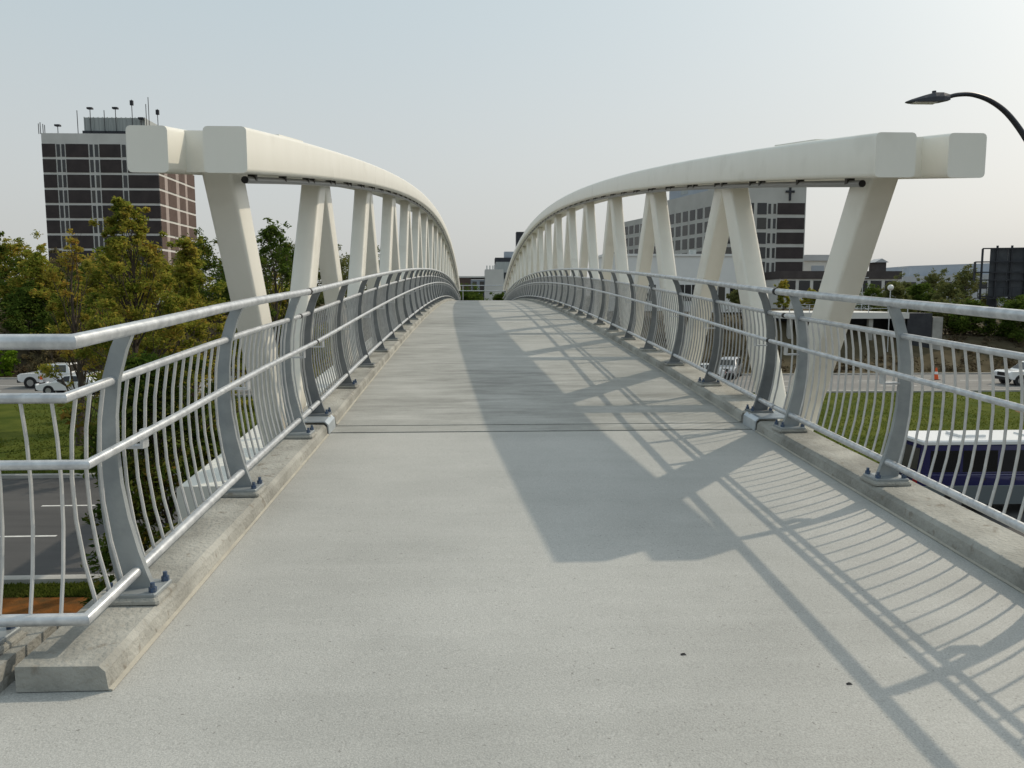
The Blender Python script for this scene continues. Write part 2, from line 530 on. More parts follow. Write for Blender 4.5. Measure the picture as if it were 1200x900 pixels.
for sx in (-1, 1):
    side = 'sunlit' if sx < 0 else 'shaded'
    mb = MB()
    for (xa, xb) in ((2.13, 2.413), (2.643, 2.91)):
        x0, x1 = sorted((sx * xa, sx * xb))
        mb.sweep(rr(x0, x1, 0, 0.302), chord_path(CH_A, CH_B, 1.2, 0))
    # closing plate between the two tubes, set back from the ends
    x0, x1 = sorted((sx * 2.40, sx * 2.65))
    mb.sweep([(x0, 0), (x1, 0), (x1, 0.285), (x0, 0.285)], [(p[0], p[1], p[2]) for p in chord_path(CH_A + 0.33, CH_B - 0.33, 1.2, 0.008)])
    tr = mb.build('truss', MT['cream'], fb, world=(sx * 2.52, CH_A, chordz(CH_A)), smooth=True, ang=35)
    tr['label'] = 'arched truss with its inner face ' + ('in sun' if sx < 0 else 'in shade')
    # bottom chord
    mb = MB()
    x0, x1 = sorted((sx * 2.345, sx * 3.2))
    mb.sweep(rr(x0, x1, -0.80, -0.37, 0.03), [(Vector((0, y, deckz(y))), XV, ZV) for y in frange(6.72, 2 * YC - 6.72, 1.2)])
    mb.build('bottom_chord', MT['cream'], tr, smooth=True, ang=35)
    # diagonals
    def diag(ya, za, yb, zb):
        a, b = Vector((0, ya, za)), Vector((0, yb, zb))
        d = (b - a).normalized()
        nrm = Vector((0, -d.z, d.y))
        m2 = MB()
        x0, x1 = sorted((sx * 2.416, sx * 2.640))
        m2.sweep(rr(x0, x1, -0.155, 0.155, 0.028), [(a, XV, nrm), (b, XV, nrm)])
        m2.build('diagonal', MT['cream'], tr, world=(sx * 2.528, (ya + yb) / 2, (za + zb) / 2), smooth=True, ang=35)
    for i in range(18):
        yb = NODES_B[i]
        zb = deckz(yb) - 0.55
        for yt in (NODES_T[i], NODES_T[i + 1]):
            zt = chordz(yt) + 0.17
            d = Vector((yt - yb, zt - zb)).normalized()
            diag(yb, zb, yt, zt)
    # round light tube hung under the inner chord, with its clamps
    ys = frange(5.9, 2 * YC - 5.9, 1.0)
    mb = MB().tube([(sx * 2.29, y, chordz(y) - 0.042) for y in ys], 0.027, 10)
    mb.build('light_tube', MT['led'], tr, smooth=True)
    mb = MB().tube([(sx * 2.29, 5.89, chordz(5.9) - 0.042), (sx * 2.29, 5.9, chordz(5.9) - 0.042)], 0.0265, 10)
    mb.build('tube_end_shade', MT['dark'], tr)  # black disc stands in for the shaded hollow of the tube end
    y = 6.1
    k = 0
    while y < 2 * YC - 6:
        z = chordz(y)
        boxpart('tube_clamp', MT['clamp'], sx * 2.29 - 0.03, sx * 2.29 + 0.03, y - 0.022, y + 0.022, z - 0.045, z + 0.012, tr)
        y += 0.28 if k % 2 == 0 and k else 0.95
        k += 1
    mb = MB()
    ya, yb = 6.5, 7.4
    za, zb = chordz(ya) + 0.303, chordz(yb) + 0.303
    x0, x1 = sorted((sx * 2.18, sx * 2.37))
    mb.sweep([(x0, 0), (x1, 0), (x1, 0.016), (x0, 0.016)], [(Vector((0, ya, za)), XV, ZV), (Vector((0, yb, zb)), XV, ZV)])
    mb.build('lifting_plate', MT['cream'], tr)
    # folded steel plate over the kerb at the expansion joint
    mb = MB()
    p2 = [(sx * p[0], p[1]) for p in [(1.945, 0.004), (1.952, 0.092), (1.984, 0.122), (2.335, 0.126), (2.335, 0.114), (1.988, 0.112), (1.962, 0.088), (1.956, 0.004)]]
    for a, b in ((7.04, 7.36), ):
        mb.sweep(p2, [(Vector((0, y, deckz(y))), XV, ZV) for y in (a, b)])
    mb.build('joint_cover_plate', MT['coverp'], fb)
mb = MB().sweep([(-1.96, -0.02), (1.96, -0.02), (1.96, 0.002), (-1.96, 0.002)], [(Vector((0, y, deckz(y))), XV, ZV) for y in (YJ0 + 0.036, YJ1 - 0.036)])
mb.build('joint_strip', MT['deck'], fb)
mb = MB().box(-2.33, 2.33, YJ0 - 0.02, YJ1 + 0.02, deckz(YJ0) - 0.16, deckz(YJ0) - 0.045)
mb.build('joint_seal', MT['dark'], fb)

# --- approach slab, landing and abutment
land = MB()
path = [(Vector((0, y, deckz(y))), XV, ZV) for y in (-9.0, 2.86)]
land.sweep([(-9.0, 0), (2.34, 0), (2.34, -0.4), (-9.0, -0.4)], path)
land.sweep([(-2.34, 0), (2.34, 0), (2.34, -0.4), (-2.34, -0.4)], [(Vector((0, y, deckz(y))), XV, ZV) for y in (2.86, YJ0)])
tag(land.build('path', MT['slab'], None, (0, 0, -H0)), 'pale concrete approach path leading up onto the footbridge', kind='structure')
ab = MB().box(-9.2, 2.2, -9.0, 2.9, GZ - 0.5, -2.3).box(-2.2, 2.2, 2.9, 6.6, GZ - 0.5, -1.75)
ab.box(-3.4, 3.4, 6.95, 8.6, GZ - 0.5, -2.08)
tag(ab.build('abutment_wall', MT['conc']), 'grey concrete abutment block under the near end of the footbridge', 'abutment')
ab = MB().box(-3.4, 3.4, 2 * YC - 8.6, 2 * YC - 6.9, GZ - 0.5, -2.08)
tag(ab.build('abutment_wall', MT['conc']), 'grey concrete abutment under the far end of the footbridge', 'abutment')
tag(MB().sweep([(-4, 0), (12, 0), (12, -0.4), (-4, -0.4)], [(Vector((0, y, deckz(y) - 0.01)), XV, ZV) for y in (YE0 + 0.05, 96)]).build('path', MT['slab'], None, (0, 80, -1.5)), 'concrete landing path beyond the crest of the footbridge', kind='structure')

def kerb_prof(x0, x1, sx):
    return [(sx * (x0 - 0.007), 0.004), (sx * (x0 + 0.002), 0.074), (sx * (x0 + 0.024), 0.096), (sx * x1, 0.100), (sx * x1, 0.004)]
random.seed(3)
def rough_kerb(mb, prof, ys):
    return mb.sweep(prof, [(Vector((random.uniform(-.003, .003), y, deckz(y) + random.uniform(-.002, .002))), XV, ZV) for y in ys])
k1 = rough_kerb(MB(), kerb_prof(1.965, 2.285, -1), frange(2.77, 7.03, 0.35)).build('kerb', MT['kerb'], None, (-2.1, 2.77, deckz(2.77)))
tag(k1, 'weathered concrete kerb under the railing post beside the gap at the corner', kind='structure')
k2 = rough_kerb(MB(), kerb_prof(1.965, 2.285, 1), frange(-4.0, 7.03, 0.35)).build('kerb', MT['kerb'], None, (2.1, 0, deckz(0)))
tag(k2, 'concrete kerb with a shaded face along the striped rail shadow', kind='structure')
# kerb under the side railing that turns away
mb = MB()
zt = deckz(2.86)
mb.sweep([(2.745, -0.05), (2.752, 0.072), (2.775, 0.096), (3.24, 0.100), (3.24, -0.3), (2.745, -0.3)],
         [(Vector((x, 0, zt)), Vector((0, 1, 0)), ZV) for x in (-9.0, -5.5, -4.0, -3.0, -2.345)])
k3 = mb.build('kerb', MT['kerb'], None, (-4, 3, zt))
tag(k3, 'short concrete kerb block under the railing that turns away from the bridge', kind='structure')
for sx in (-1, 1):
    mb = MB()
    prof = [(sx * p[0], p[1]) for p in [(1.945, 0.003), (1.946, 0.007), (1.96, 0.011), (1.96, 0.003)]]
    mb.sweep(prof, [(Vector((0, y, deckz(y))), XV, ZV) for y in frange(2.77 if sx < 0 else -4, 7.03, 0.6)])
    mb.build('kerb_sealant', MT['seal'], k1 if sx < 0 else k2)

# ------------------------------------------------------------------ railings
HA, HB, HC, HD = 1.285, 1.07, 0.845, 0.235
def bulge(h):
    return 0.085 * max(-0.15, 1 - ((h - 0.72) / 0.56) ** 2) - 0.032 * max(0.0, (h - 1.0) / 0.28) ** 2
_rm = {}
def rail_meshes(s):
    """meshes for a railing whose outside is +x (s=1) or -x (s=-1); origin on the post line at deck level"""
    if s in _rm:
        return _rm[s]
    hs = [0.134, 0.20, 0.30, 0.45, 0.60, 0.75, 0.90, 1.05, 1.18, 1.262]
    inner, outer = [], []
    for h in hs:
        t = (h - 0.134) / 1.146
        wd = 0.066 + 0.078 * (1 - t) ** 2
        c = bulge(h) + 0.012
        inner.append((s * (c - wd / 2), h))
        outer.append((s * (c + wd / 2), h))
    
    post = MB()
    n = len(hs)
    vs, fs = [], []
    for yy in (-0.016, 0.016):
        for p in inner: vs.append((p[0], yy, p[1]))
        for p in outer: vs.append((p[0], yy, p[1]))
    for base in (0, 2 * n):
        for i in range(n - 1):
            fs.append((base + i, base + i + 1, base + n + i + 1, base + n + i))
    for i in range(n - 1):
        fs.append((i, i + 1, 2 * n + i + 1, 2 * n + i))
        fs.append((n + i, n + i + 1, 3 * n + i + 1, 3 * n + i))
    fs.append((0, n, 3 * n, 2 * n))
    fs.append((n - 1, 2 * n - 1, 4 * n - 1, 3 * n - 1))
    post.add(vs, fs)
    bal = MB().tube([(s * (bulge(h) + 0.012), 0, h) for h in (HD, 0.40, 0.57, 0.74, 0.91, HB)], 0.0078, 6, False)
    plate = MB().bbox(-0.108, 0.108, -0.095, 0.095, 0.122, 0.139, 0.005)
    pad = MB().bbox(-0.125, 0.125, -0.11, 0.11, 0.097, 0.122, 0.012)
    bolt = MB().tube([(0, 0, 0.138), (0, 0, 0.160)], 0.017, 6).tube([(0, 0, 0.160), (0, 0, 0.180)], 0.010, 8)
    xc, xp = -0.05 * s, (bulge(HC - .09) - 0.035) * s
    zb = HC - 0.085
    br = MB()
    x0, x1 = sorted((xc - 0.012 * s, xp))
    br.box(x0, x1, -0.03, 0.03, zb - 0.006, zb + 0.006)
    x0, x1 = sorted((xc - 0.0125 * s, xc + 0.0005 * s))
    br.box(x0, x1, -0.0302, 0.0302, zb + 0.0055, HC - 0.008)
    _rm[s] = dict(post=post.mesh('post', MT['galvp'], True, 35), bal=bal.mesh('baluster', MT['bal'], True), plate=plate.mesh('base_plate', MT['galvp']),
                  pad=pad.mesh('grout_pad', MT['kerb']), bolt=bolt.mesh('bolt', MT['bolt']), br=br.mesh('handrail_bracket', MT['galv']))
    for k, src, m in (('postd', 'post', 'galvd'), ('bald', 'bal', 'bald'), ('plated', 'plate', 'galvd')):
        me = _rm[s][src].copy()
        me.materials[0] = MT[m]
        _rm[s][k] = me
    return _rm[s]

def lat(h, inset=0.0):
    return 2.10 + bulge(h) + 0.012 - inset
LATS = {HA: 2.078, HB: 2.155, HC: 2.025, HD: 2.10}
LATS[HB] = 2.10 + bulge(HB) + 0.012
RAD = {HA: 0.0285, HB: 0.020, HC: 0.0185, HD: 0.0235}
RNAME = {HA: 'top_rail', HB: 'infill_top_rail', HC: 'handrail', HD: 'infill_bottom_rail'}

def put(name, me, parent, x, y, z, rz=0):
    return link(name, me, parent, (x, y, z), rz)

def add_post(root, s, x, y, z, rz, bolts, bracket=True, sfx=''):
    R_ = rail_meshes(s)
    p = put('post', R_['post' + sfx], root, x, y, z, rz)
    q = put('base_plate', R_['plate' + sfx], p, x, y, z); 
    q = put('grout_pad', R_['pad'], p, x, y, z)
    if bolts:
        for dx in (-0.088, 0.088):
            for dy in (-0.068, 0.068):
                b = link('bolt', R_['bolt'], p, (x + dx, y + dy, z))
    if bracket:
        put('handrail_bracket', R_['br'], root, x, y, z, rz)
    return p

def near_dz(y):
    return -0.030 * max(0.0, min(1.0, (5.0 - y) / 2.0))
def railing(root, sx, ya, yb, posts, bals, max_single=300, rails=True, sfx=''):
    R_ = rail_meshes(sx)
    if rails:
        for h in (HA, HB, HC, HD):
            mb = MB().tube([(sx * LATS[h], y, deckz(y) + h) for y in frange(ya, yb, 1.0)], RAD[h], 12)
            mb.build(RNAME[h], MT['galv'], root, smooth=True)
    for y in posts:
        add_post(root, sx, sx * 2.10, y, deckz(y), 0, y < 10, sfx=sfx)
    for i, y in enumerate(bals):
        if i < max_single:
            put('baluster', R_['bal' + sfx], root, sx * 2.10, y, deckz(y) + (near_dz(y) if not rails else 0))
    rest = bals[max_single:]
    if rest:
        mb = MB()
        base = R_['bal' + sfx]
        vs = [tuple(v.co) for v in base.vertices]
        fs = [tuple(p.vertices) for p in base.polygons]
        for y in rest:
            dz = deckz(y)
            mb.add([(v[0] + sx * 2.10, v[1] + y, v[2] + dz) for v in vs], fs)
        o = link('balusters', mb.mesh('balusters', MT['bal' + sfx], True, fix=False), root, WP[root])
        o.data.transform(Matrix.Translation(-WP[root]))
        o['kind'] = 'stuff'

BS = 0.114
def bal_ys(a, b, posts, gap=0.05):
    out = []
    y = a
    while y < b:
        if all(abs(y - p) > gap for p in posts):
            out.append(y)
        y += BS
    return out

BP = [7.36 + 1.637 * k for k in range(43)]
YR0, YR1 = 6.98, 77.8
for sx, lb in ((-1, 'long galvanised bridge railing catching the sun, below the arched truss whose inner face is sunlit'),
               (1, 'long galvanised bridge railing throwing striped shadows, below the truss whose inner face is shaded')):
    r = thing('railing', lb, 'railing', (sx * 2.1, YR0, deckz(YR0)), group='bridge railings')
    railing(r, sx, YR0, YR1, BP, bal_ys(7.10, YR1, BP), sfx='d')
    for h in (HA, HB, HC):
        mb = MB().tube([(sx * LATS[h], y, deckz(y) + h) for y in (YR0 - 0.025, YR0 + 0.01)], RAD[h] * 1.12, 12)
        mb.build('rail_joint_ring', MT['dark'], r, smooth=True)

r = thing('railing', 'straight galvanised approach railing ahead of the bridge joint above the blue van', 'railing', (2.1, 5, deckz(5)), group='approach railings')
AP = [0.23, 1.83, 3.40, 5.0, 6.62]
railing(r, 1, -3.4, 6.94, AP, bal_ys(-3.3, 6.94, AP))

r = thing('railing', 'galvanised approach railing with a mitred corner turning away beside the kerb end', 'railing', (-2.1, 3.4, deckz(3.4)), group='approach railings')
AP = [3.38, 4.93, 6.55]
YK = 2.92
railing(r, -1, YK, 6.94, AP, bal_ys(YK + 0.15, 6.94, AP), rails=False)
zk = deckz(YK)
zr = zk - 0.03
for h in (HA, HB, HC, HD):
    off = LATS[h] - 2.10
    yk = YK + off
    xk = -LATS[h]
    run = [(xk, y, deckz(y) + h + near_dz(y)) for y in frange(yk, 6.94, 0.8)]
    mb = MB()
    # mitred corner: two tubes meeting on the 45 degree plane
    n = 12
    vs, fs = [], []
    rr_ = RAD[h]
    rings = []
    for k in range(n):
        a = 2 * math.pi * k / n
        rings.append((math.cos(a) * rr_, math.sin(a) * rr_))
    xe = -9.0
    for q in rings:
        vs.append((xe, yk + q[0], zr + h + q[1]))
    for q in rings:
        vs.append((xk + -q[0] * 1.0, yk + q[0], zr + h + q[1]))
    for p in run[1:]:
        for q in rings:
            vs.append((p[0] - q[0], p[1], p[2] + q[1]))
    m_ = len(vs) // n
    for i in range(m_ - 1):
        for k in range(n):
            j = (k + 1) % n
            fs.append((i * n + k, i * n + j, (i + 1) * n + j, (i + 1) * n + k))
    fs.append(tuple(range(n)))
    fs.append(tuple((m_ - 1) * n + k for k in range(n - 1, -1, -1)))
    mb.add(vs, fs)
    o = mb.build(RNAME[h], MT['galv'], r)
    for p in o.data.polygons:
        p.use_smooth = True
    o.data.set_sharp_from_angle(angle=rad(40))
R_ = rail_meshes(-1)
for x in (-2.50, -4.10, -5.70, -7.30):
    add_post(r, -1, x, YK, zk, rad(-90), True)
x = -2.21
while x > -8.9:
    if all(abs(x - p) > 0.05 for p in (-2.50, -4.10, -5.70, -7.30)):
        put('baluster', R_['bal'], r, x, YK, zr, rad(-90))
    x -= BS
# far landing railing beyond the crest
r = thing('railing', 'two rail steel fence across the far end beyond the crest of the walkway', 'railing', (0, 112, -2))
for z in (1.15, 1.9):
    MB().tube([(-5.5, 112, z), (13, 112, z)], 0.06, 8).build('rail', MT['galv'], r, smooth=True)
for x in (-5.5, -2.4, 0.7, 3.8, 6.9, 10, 13):
    MB().tube([(x, 112.1, -2.2), (x, 112.1, 1.95)], 0.06, 8).build('post', MT['galv'], r)

# ------------------------------------------------------------------ ground, roads
def gh(x, y):
    """terrain height"""
    if y < 73.5:
        return GZ
    t = min(1.0, (y - 73.5) / 11.0)
    t = t * t * (3 - 2 * t)
    k = max(0.0, min(1.0, (x - 44) / 4)) * max(0.0, min(1.0, (150 - y) / 30))
    return GZ + t * (4.75 - 1.75 * k * k * (3 - 2 * k) + 0.25 * math.sin(x * 0.11) + 0.2 * math.sin(x * 0.31 + y * 0.2))
xs = [-3500, -1500, -700, -350, -200] + [-150 + 6 * i for i in range(51)] + [200, 350, 700, 1500, 3500]
ys = [-3000, -800, -200, -60, -20, 0, 19, 31, 57, 70, 73.5, 75, 76.5, 78, 79.5, 81, 82.5, 84, 86, 90, 96, 104, 115, 140, 200, 350, 700, 1500, 4500]
mb = MB()
for y in ys:
    for x in xs:
        mb.v.append((x, y, gh(x, y)))
nx = len(xs)
for j in range(len(ys) - 1):
    for i in range(nx - 1):
        mb.f.append((j * nx + i, j * nx + i + 1, (j + 1) * nx + i + 1, (j + 1) * nx + i))
tag(mb.build('ground', MT['ground'], smooth=True), 'dry ground reaching out to the horizon', kind='structure')
def sheet(name, m, poly, z, label, kind='structure'):
    mb = MB()
    mb.add([(p[0], p[1], z) for p in poly], [tuple(range(len(poly)))])
    return tag(mb.build(name, m, None, (poly[0][0], poly[0][1], z)), label, kind=kind)
nr = sheet('road', MT['asph'], [(-400, 19.5), (400, 19.5), (400, 31.0), (-400, 31.0)], GZ + 0.012, 'dark asphalt near carriageway under the near end of the footbridge')
fr = sheet('road', MT['asphf'], [(-400, 57.2), (400, 57.2), (400, 70.5), (-400, 70.5)], GZ + 0.012, 'paler asphalt far carriageway where the white pickup drives')
for yy in (23.25, 26.75):
    x = -13.1 - 3 - 9 * 13 + (0.7 if yy > 25 else 0.0)
    while x < 130:
        boxpart('lane_marking', MT['line'], x, x + 3.0, yy - 0.06, yy + 0.06, GZ + 0.013, GZ + 0.017, nr)
        x += 9.0
for yy in (61.4, 65.2):
    x = -130
    while x < 130:
        boxpart('lane_marking', MT['line'], x, x + 3.0, yy - 0.07, yy + 0.07, GZ + 0.013, GZ + 0.017, fr)
        x += 9.0
boxpart('edge_line', MT['line'], -200, 200, 57.75, 57.87, GZ + 0.013, GZ + 0.017, fr)
for y0, lb in ((31.0, 'concrete kerb along the median side of the dark near road'), (19.2, 'concrete kerb along the near verge of the dark near road'),
               (56.9, 'concrete kerb along the median side of the far road'), (70.5, 'concrete kerb along the far side of the far road')):
    tag(MB().box(-400, 400, y0, y0 + 0.3, GZ - 0.1, GZ + 0.14).build('kerb', MT['conc'], None, (0, y0, GZ)), lb, kind='structure')
sheet('lawn', MT['lawn'], [(-400, 31.3), (400, 31.3), (400, 56.9), (-400, 56.9)], GZ + 0.02, 'green grass median between the two carriageways')
sheet('lawn', MT['lawn'], [(-400, 18.2), (-2.5, 18.3), (60, 17.0), (400, 17.0), (400, 19.2), (-400, 19.2)], GZ + 0.02, 'narrow grass verge beside the near road')
sheet('soil_bed', MT['rust'], [(-40, 12), (-3.6, 12), (-3.6, 18.35), (-9, 18.2), (-14, 18.4), (-40, 18.3)], GZ + 0.026, 'orange brown mulch bed beside the abutment')
sheet('soil_patch', MT['soil'], [(31, 41), (37, 39.8), (52, 40.5), (56, 47), (47, 53), (38, 52.0), (33, 47)], GZ + 0.03, 'bare brown soil patch worn into the grass median')
# grass tufts give the lawns an uneven surface
random.seed(11)
mb = MB()
for i in range(60000):
    if random.random() < 0.85:
        y = 31.4 + 25.2 * random.random() ** 1.25
        x = random.uniform(-30, 52) * y / 45 + (4 if y > 40 else 0)
    else:
        y = random.uniform(18.3, 19.1)
        x = random.uniform(-14, -4)
    if 31 < x < 56 and 40 < y < 52 and random.random() < .8:
        continue
    h = random.uniform(0.04, 0.11)
    a = random.uniform(0, math.pi)
    dx, dy = math.cos(a) * 0.045, math.sin(a) * 0.045
    lx, ly = random.uniform(-.06, .06), random.uniform(-.06, .06)
    mb.add([(x - dx, y - dy, GZ + .02), (x + dx, y + dy, GZ + .02), (x + lx, y + ly, GZ + .02 + h)], [(0, 1, 2)])
o = link('grass', mb.mesh('grass', LF['grass'], fix=False))
tag(o, 'tufts of grass growing on the median and verge', 'grass', kind='stuff')

# ------------------------------------------------------------------ trees
def leaf_cloud(mb, rnd, c, rad3, n, size):
    for _ in range(n):
        while True:
            d = Vector((rnd.uniform(-1, 1), rnd.uniform(-1, 1), rnd.uniform(-1, 1)))
            if d.length < 1: break
        d = d * (0.35 + 0.65 * rnd.random())
        p = c + Vector((d.x * rad3[0], d.y * rad3[1], d.z * rad3[2]))
        s = size * rnd.uniform(0.55, 1.35)
        a = Vector((rnd.gauss(0, 1), rnd.gauss(0, 1), rnd.gauss(0, 0.6))).normalized()
        b = a.cross(Vector((rnd.gauss(0, 1), rnd.gauss(0, 1), rnd.gauss(0, 1)))).normalized()
        k = len(mb.v)
        mb.v += [tuple(p - a * s), tuple(p + b * s * 0.42), tuple(p + a * s), tuple(p - b * s * 0.42)]
        mb.f.append((k, k + 1, k + 2, k + 3))

def tree(name, label, cat, x, y, zb, h, rx, lf, nclump=40, nleaf=130, size=0.12, crown0=0.3, seed=1, group=None, trunk_r=None, clump=0.22, sparse=0.0, top_sharp=1.0, bark='bark', ry=None):
    rnd = random.Random(seed)
    root = thing(name, label, cat, (x, y, zb), 0, group)
    ry = ry or rx
    tr = trunk_r or h * 0.016
    tm, lm = MB(), MB()
    lean = Vector((rnd.uniform(-.04, .04) * h, rnd.uniform(-.04, .04) * h, 0))
    tp = [Vector((x, y, zb - 0.1)) + lean * t * t + Vector((0.012 * h * math.sin(t * 7 + seed), 0.012 * h * math.cos(t * 6 + seed), t * h * 0.9)) for t in (0, .12, .25, .4, .55, .7, .85, 1)]
    tm.tube(tp, [tr * 1.25, tr, tr * .9, tr * .75, tr * .58, tr * .42, tr * .26, tr * .08], 7)
    zc0, zc1 = zb + crown0 * h, zb + h
    for i in range(nclump):
        t = (i + rnd.random()) / nclump
        z = zc0 + (zc1 - zc0) * t
        prof = math.sin(math.pi * min(1, (0.16 + 0.84 * t) ** 0.75)) ** 0.7 if top_sharp >= 1 else (1 - t) ** 0.72
        prof = max(prof, 0.12)
        an = i * 2.399 + rnd.uniform(-.6, .6)
        rr2 = prof * math.sqrt(rnd.uniform(0.08, 1.0)) * rnd.uniform(0.72, 1.12)
        c = Vector((x + lean.x * t + rx * rr2 * math.cos(an), y + lean.y * t + ry * rr2 * math.sin(an), z))
        cs = rx * clump * rnd.uniform(0.7, 1.35) * (0.5 + 0.5 * min(1.0, prof) if top_sharp < 1 else 1.0)
        # limb from the trunk up to the clump
        q = max(0.12, min(0.92, (z - zb) / (h * 0.9) - 0.16 - 0.22 * rr2))
        ii = q * 7
        i0 = min(6, int(ii))
        a = tp[i0].lerp(tp[i0 + 1], ii - i0)
        mid = a.lerp(c, 0.5) + Vector((rnd.uniform(-.05, .05) * h * .4, rnd.uniform(-.05, .05) * h * .4, -0.02 * h))
        r0 = tr * 0.34 * (1 - q * 0.6)
        tm.tube([a, mid, c], [r0, r0 * 0.6, r0 * 0.2], 5, False)
        for _ in range(3):
            e = c + Vector((rnd.uniform(-1, 1) * cs, rnd.uniform(-1, 1) * cs, rnd.uniform(-.4, 1) * cs))
            tm.tube([mid.lerp(c, .6), e], [r0 * 0.35, r0 * 0.1], 4, False)
        if rnd.random() < sparse:
            continue
        leaf_cloud(lm, rnd, c, (cs, cs, cs * rnd.uniform(0.5, 0.85)), int(nleaf * rnd.uniform(0.6, 1.3)), size)
        e = c + Vector((rnd.uniform(-1, 1), rnd.uniform(-1, 1), rnd.uniform(-.3, 1))) * cs * 1.2
        leaf_cloud(lm, rnd, e, (cs * .5, cs * .5, cs * .4), int(nleaf * .25), size)
    o = link('trunk', tm.mesh('trunk', MT[bark], True, fix=False), root, WP[root])
    o.data.transform(Matrix.Translation(-WP[root]))
    o = link('crown', lm.mesh('crown', LF[lf], fix=False), root, WP[root])
    o.data.transform(Matrix.Translation(-WP[root]))
    return root

def X(u, y):
    """lateral position of the photo column u at distance y (used once, to lay things out)"""
    d = fw + rt * ((u - 600) / FPX) + up * (100 / FPX)
    return round(CX + d.x / d.y * y, 2)

# large autumn trees left of the bridge on the median
tree('tree', 'tall yellow green autumn tree rising in front of the dark brick tower', 'tree', X(158, 33), 33, GZ, 10.9, 3.4, 'autumn', 84, 250, 0.085, 0.34, 21, clump=0.20, top_sharp=0.5, sparse=.06)
tree('tree', 'orange tinted autumn tree at the edge of the brick tower front', 'tree', X(85, 38), 38, GZ, 10.1, 1.55, 'orange', 30, 130, 0.085, 0.40, 5, clump=0.28, sparse=.18)
tree('tree', 'deep green autumn tree between the brick tower and the end post of the truss', 'tree', X(225, 36), 36, GZ, 9.6, 3.0, 'autumn', 58, 300, 0.085, 0.16, 8, clump=0.25, top_sharp=0.5)
tree('tree', 'rounded yellow green tree filling the gap between the tall autumn tree and the orange one', 'tree', X(118, 43), 43, GZ, 8.6, 2.9, 'autumn', 42, 270, 0.095, 0.47, 52, clump=0.26)
tree('tree', 'sparse leafy tree seen through the first truss opening', 'tree', X(322, 52), 52, GZ, 11.6, 2.6, 'green', 54, 110, 0.115, 0.42, 9, clump=0.22)
tree('tree', 'dense dark green tree growing beside the abutment below the rail', 'tree', -7.0, 16.4, GZ, 5.7, 1.95, 'dgreen', 62, 330, 0.075, 0.10, 31, clump=0.28)
tree('tree', 'thin orange sapling in front of the white car', 'tree', X(98, 33), 33, GZ, 4.6, 1.2, 'orange', 12, 30, 0.08, 0.45, 33, clump=0.26)
tree('tree', 'yellow tinged tree under the second truss opening', 'tree', X(330, 58), 58, GZ, 7.6, 4.2, 'autumn', 44, 260, 0.14, 0.12, 35, clump=0.28)
tree('shrub', 'dark leafy shrub at the foot of the abutment behind the balusters', 'shrub', -4.6, 13.4, GZ, 4.1, 1.3, 'dgreen', 34, 170, 0.09, 0.06, 41, clump=0.32)
# belt of trees beyond the far road, left side
belt = [(-6, 88, 8.6, 3.6, 'dgreen', 'dark green round tree standing clear at the leftmost edge of the view'),
        (22, 96, 8.8, 4.2, 'autumn', 'yellow green tree in the belt next to the leftmost one'),
        (48, 80, 8.2, 3.2, 'autumn', 'small yellow tinged tree in the belt by the tower corner'),
        (30, 78, 6.4, 3.4, 'green', 'green tree low in the belt above the parked truck'),
        (75, 92, 6.5, 4.6, 'brown', 'brownish thinning tree in the belt behind the orange tree'),
        (112, 84, 6.0, 3.8, 'green', 'green tree in the belt behind the tall autumn tree'),
        (150, 90, 7.2, 4.4, 'dgreen', 'dark tree in the belt below the tower'),
        (195, 82, 6.4, 4.0, 'autumn', 'yellowing tree in the belt below the tower corner'),
        (240, 95, 8.5, 5.0, 'dgreen', 'dark tree in the belt behind the end post of the truss'),
        (285, 86, 7.0, 4.4, 'green', 'green tree in the belt left of the first truss opening'),
        (335, 98, 9.2, 5.0, 'dgreen', 'dark green tree in the belt behind the first truss opening'),
        (385, 90, 7.4, 4.6, 'olive', 'olive tree in the belt behind the second pair of diagonals'),
        (430, 105, 8.5, 5.4, 'dgreen', 'dark tree in the belt behind the middle diagonals'),
        (478, 110, 8.0, 5.0, 'green', 'green tree in the belt farthest along the bridge')]
for i, (u, y, h, r, lf, lb) in enumerate(belt):
    x = X(u, y)
    tree('tree', lb, 'tree', x, y, gh(x, y), h - 0.3, r, lf, 38, 210, 0.19, 0.10, 100 + i, group='trees beyond the far road', clump=0.32)
shr = [(-4, 73.4, 3.2, 1.4, 'bright', 'bright green bush at the far kerb below the leftmost trees'),
       (60, 74, 2.4, 2.2, 'brown', 'brown leafless bush on the bank behind the white pickup'),
       (118, 74.5, 2.6, 2.6, 'brown', 'brown bush on the bank right of the white pickup'),
       (175, 75, 2.8, 2.8, 'olive', 'olive bush on the bank behind the tall autumn tree'),
       (235, 74, 2.6, 2.5, 'brown', 'brown bush on the bank behind the railing bend'),
       (300, 75, 3.0, 3.0, 'dgreen', 'dark bush on the bank near the first diagonals')]
for i, (u, y, h, r, lf, lb) in enumerate(shr):
    x = X(u, y)
    tree('shrub', lb, 'shrub', x, y, gh(x, y), h, r, lf, 22, 170, 0.13, 0.05, 200 + i, group='bushes on the left bank', clump=0.36)
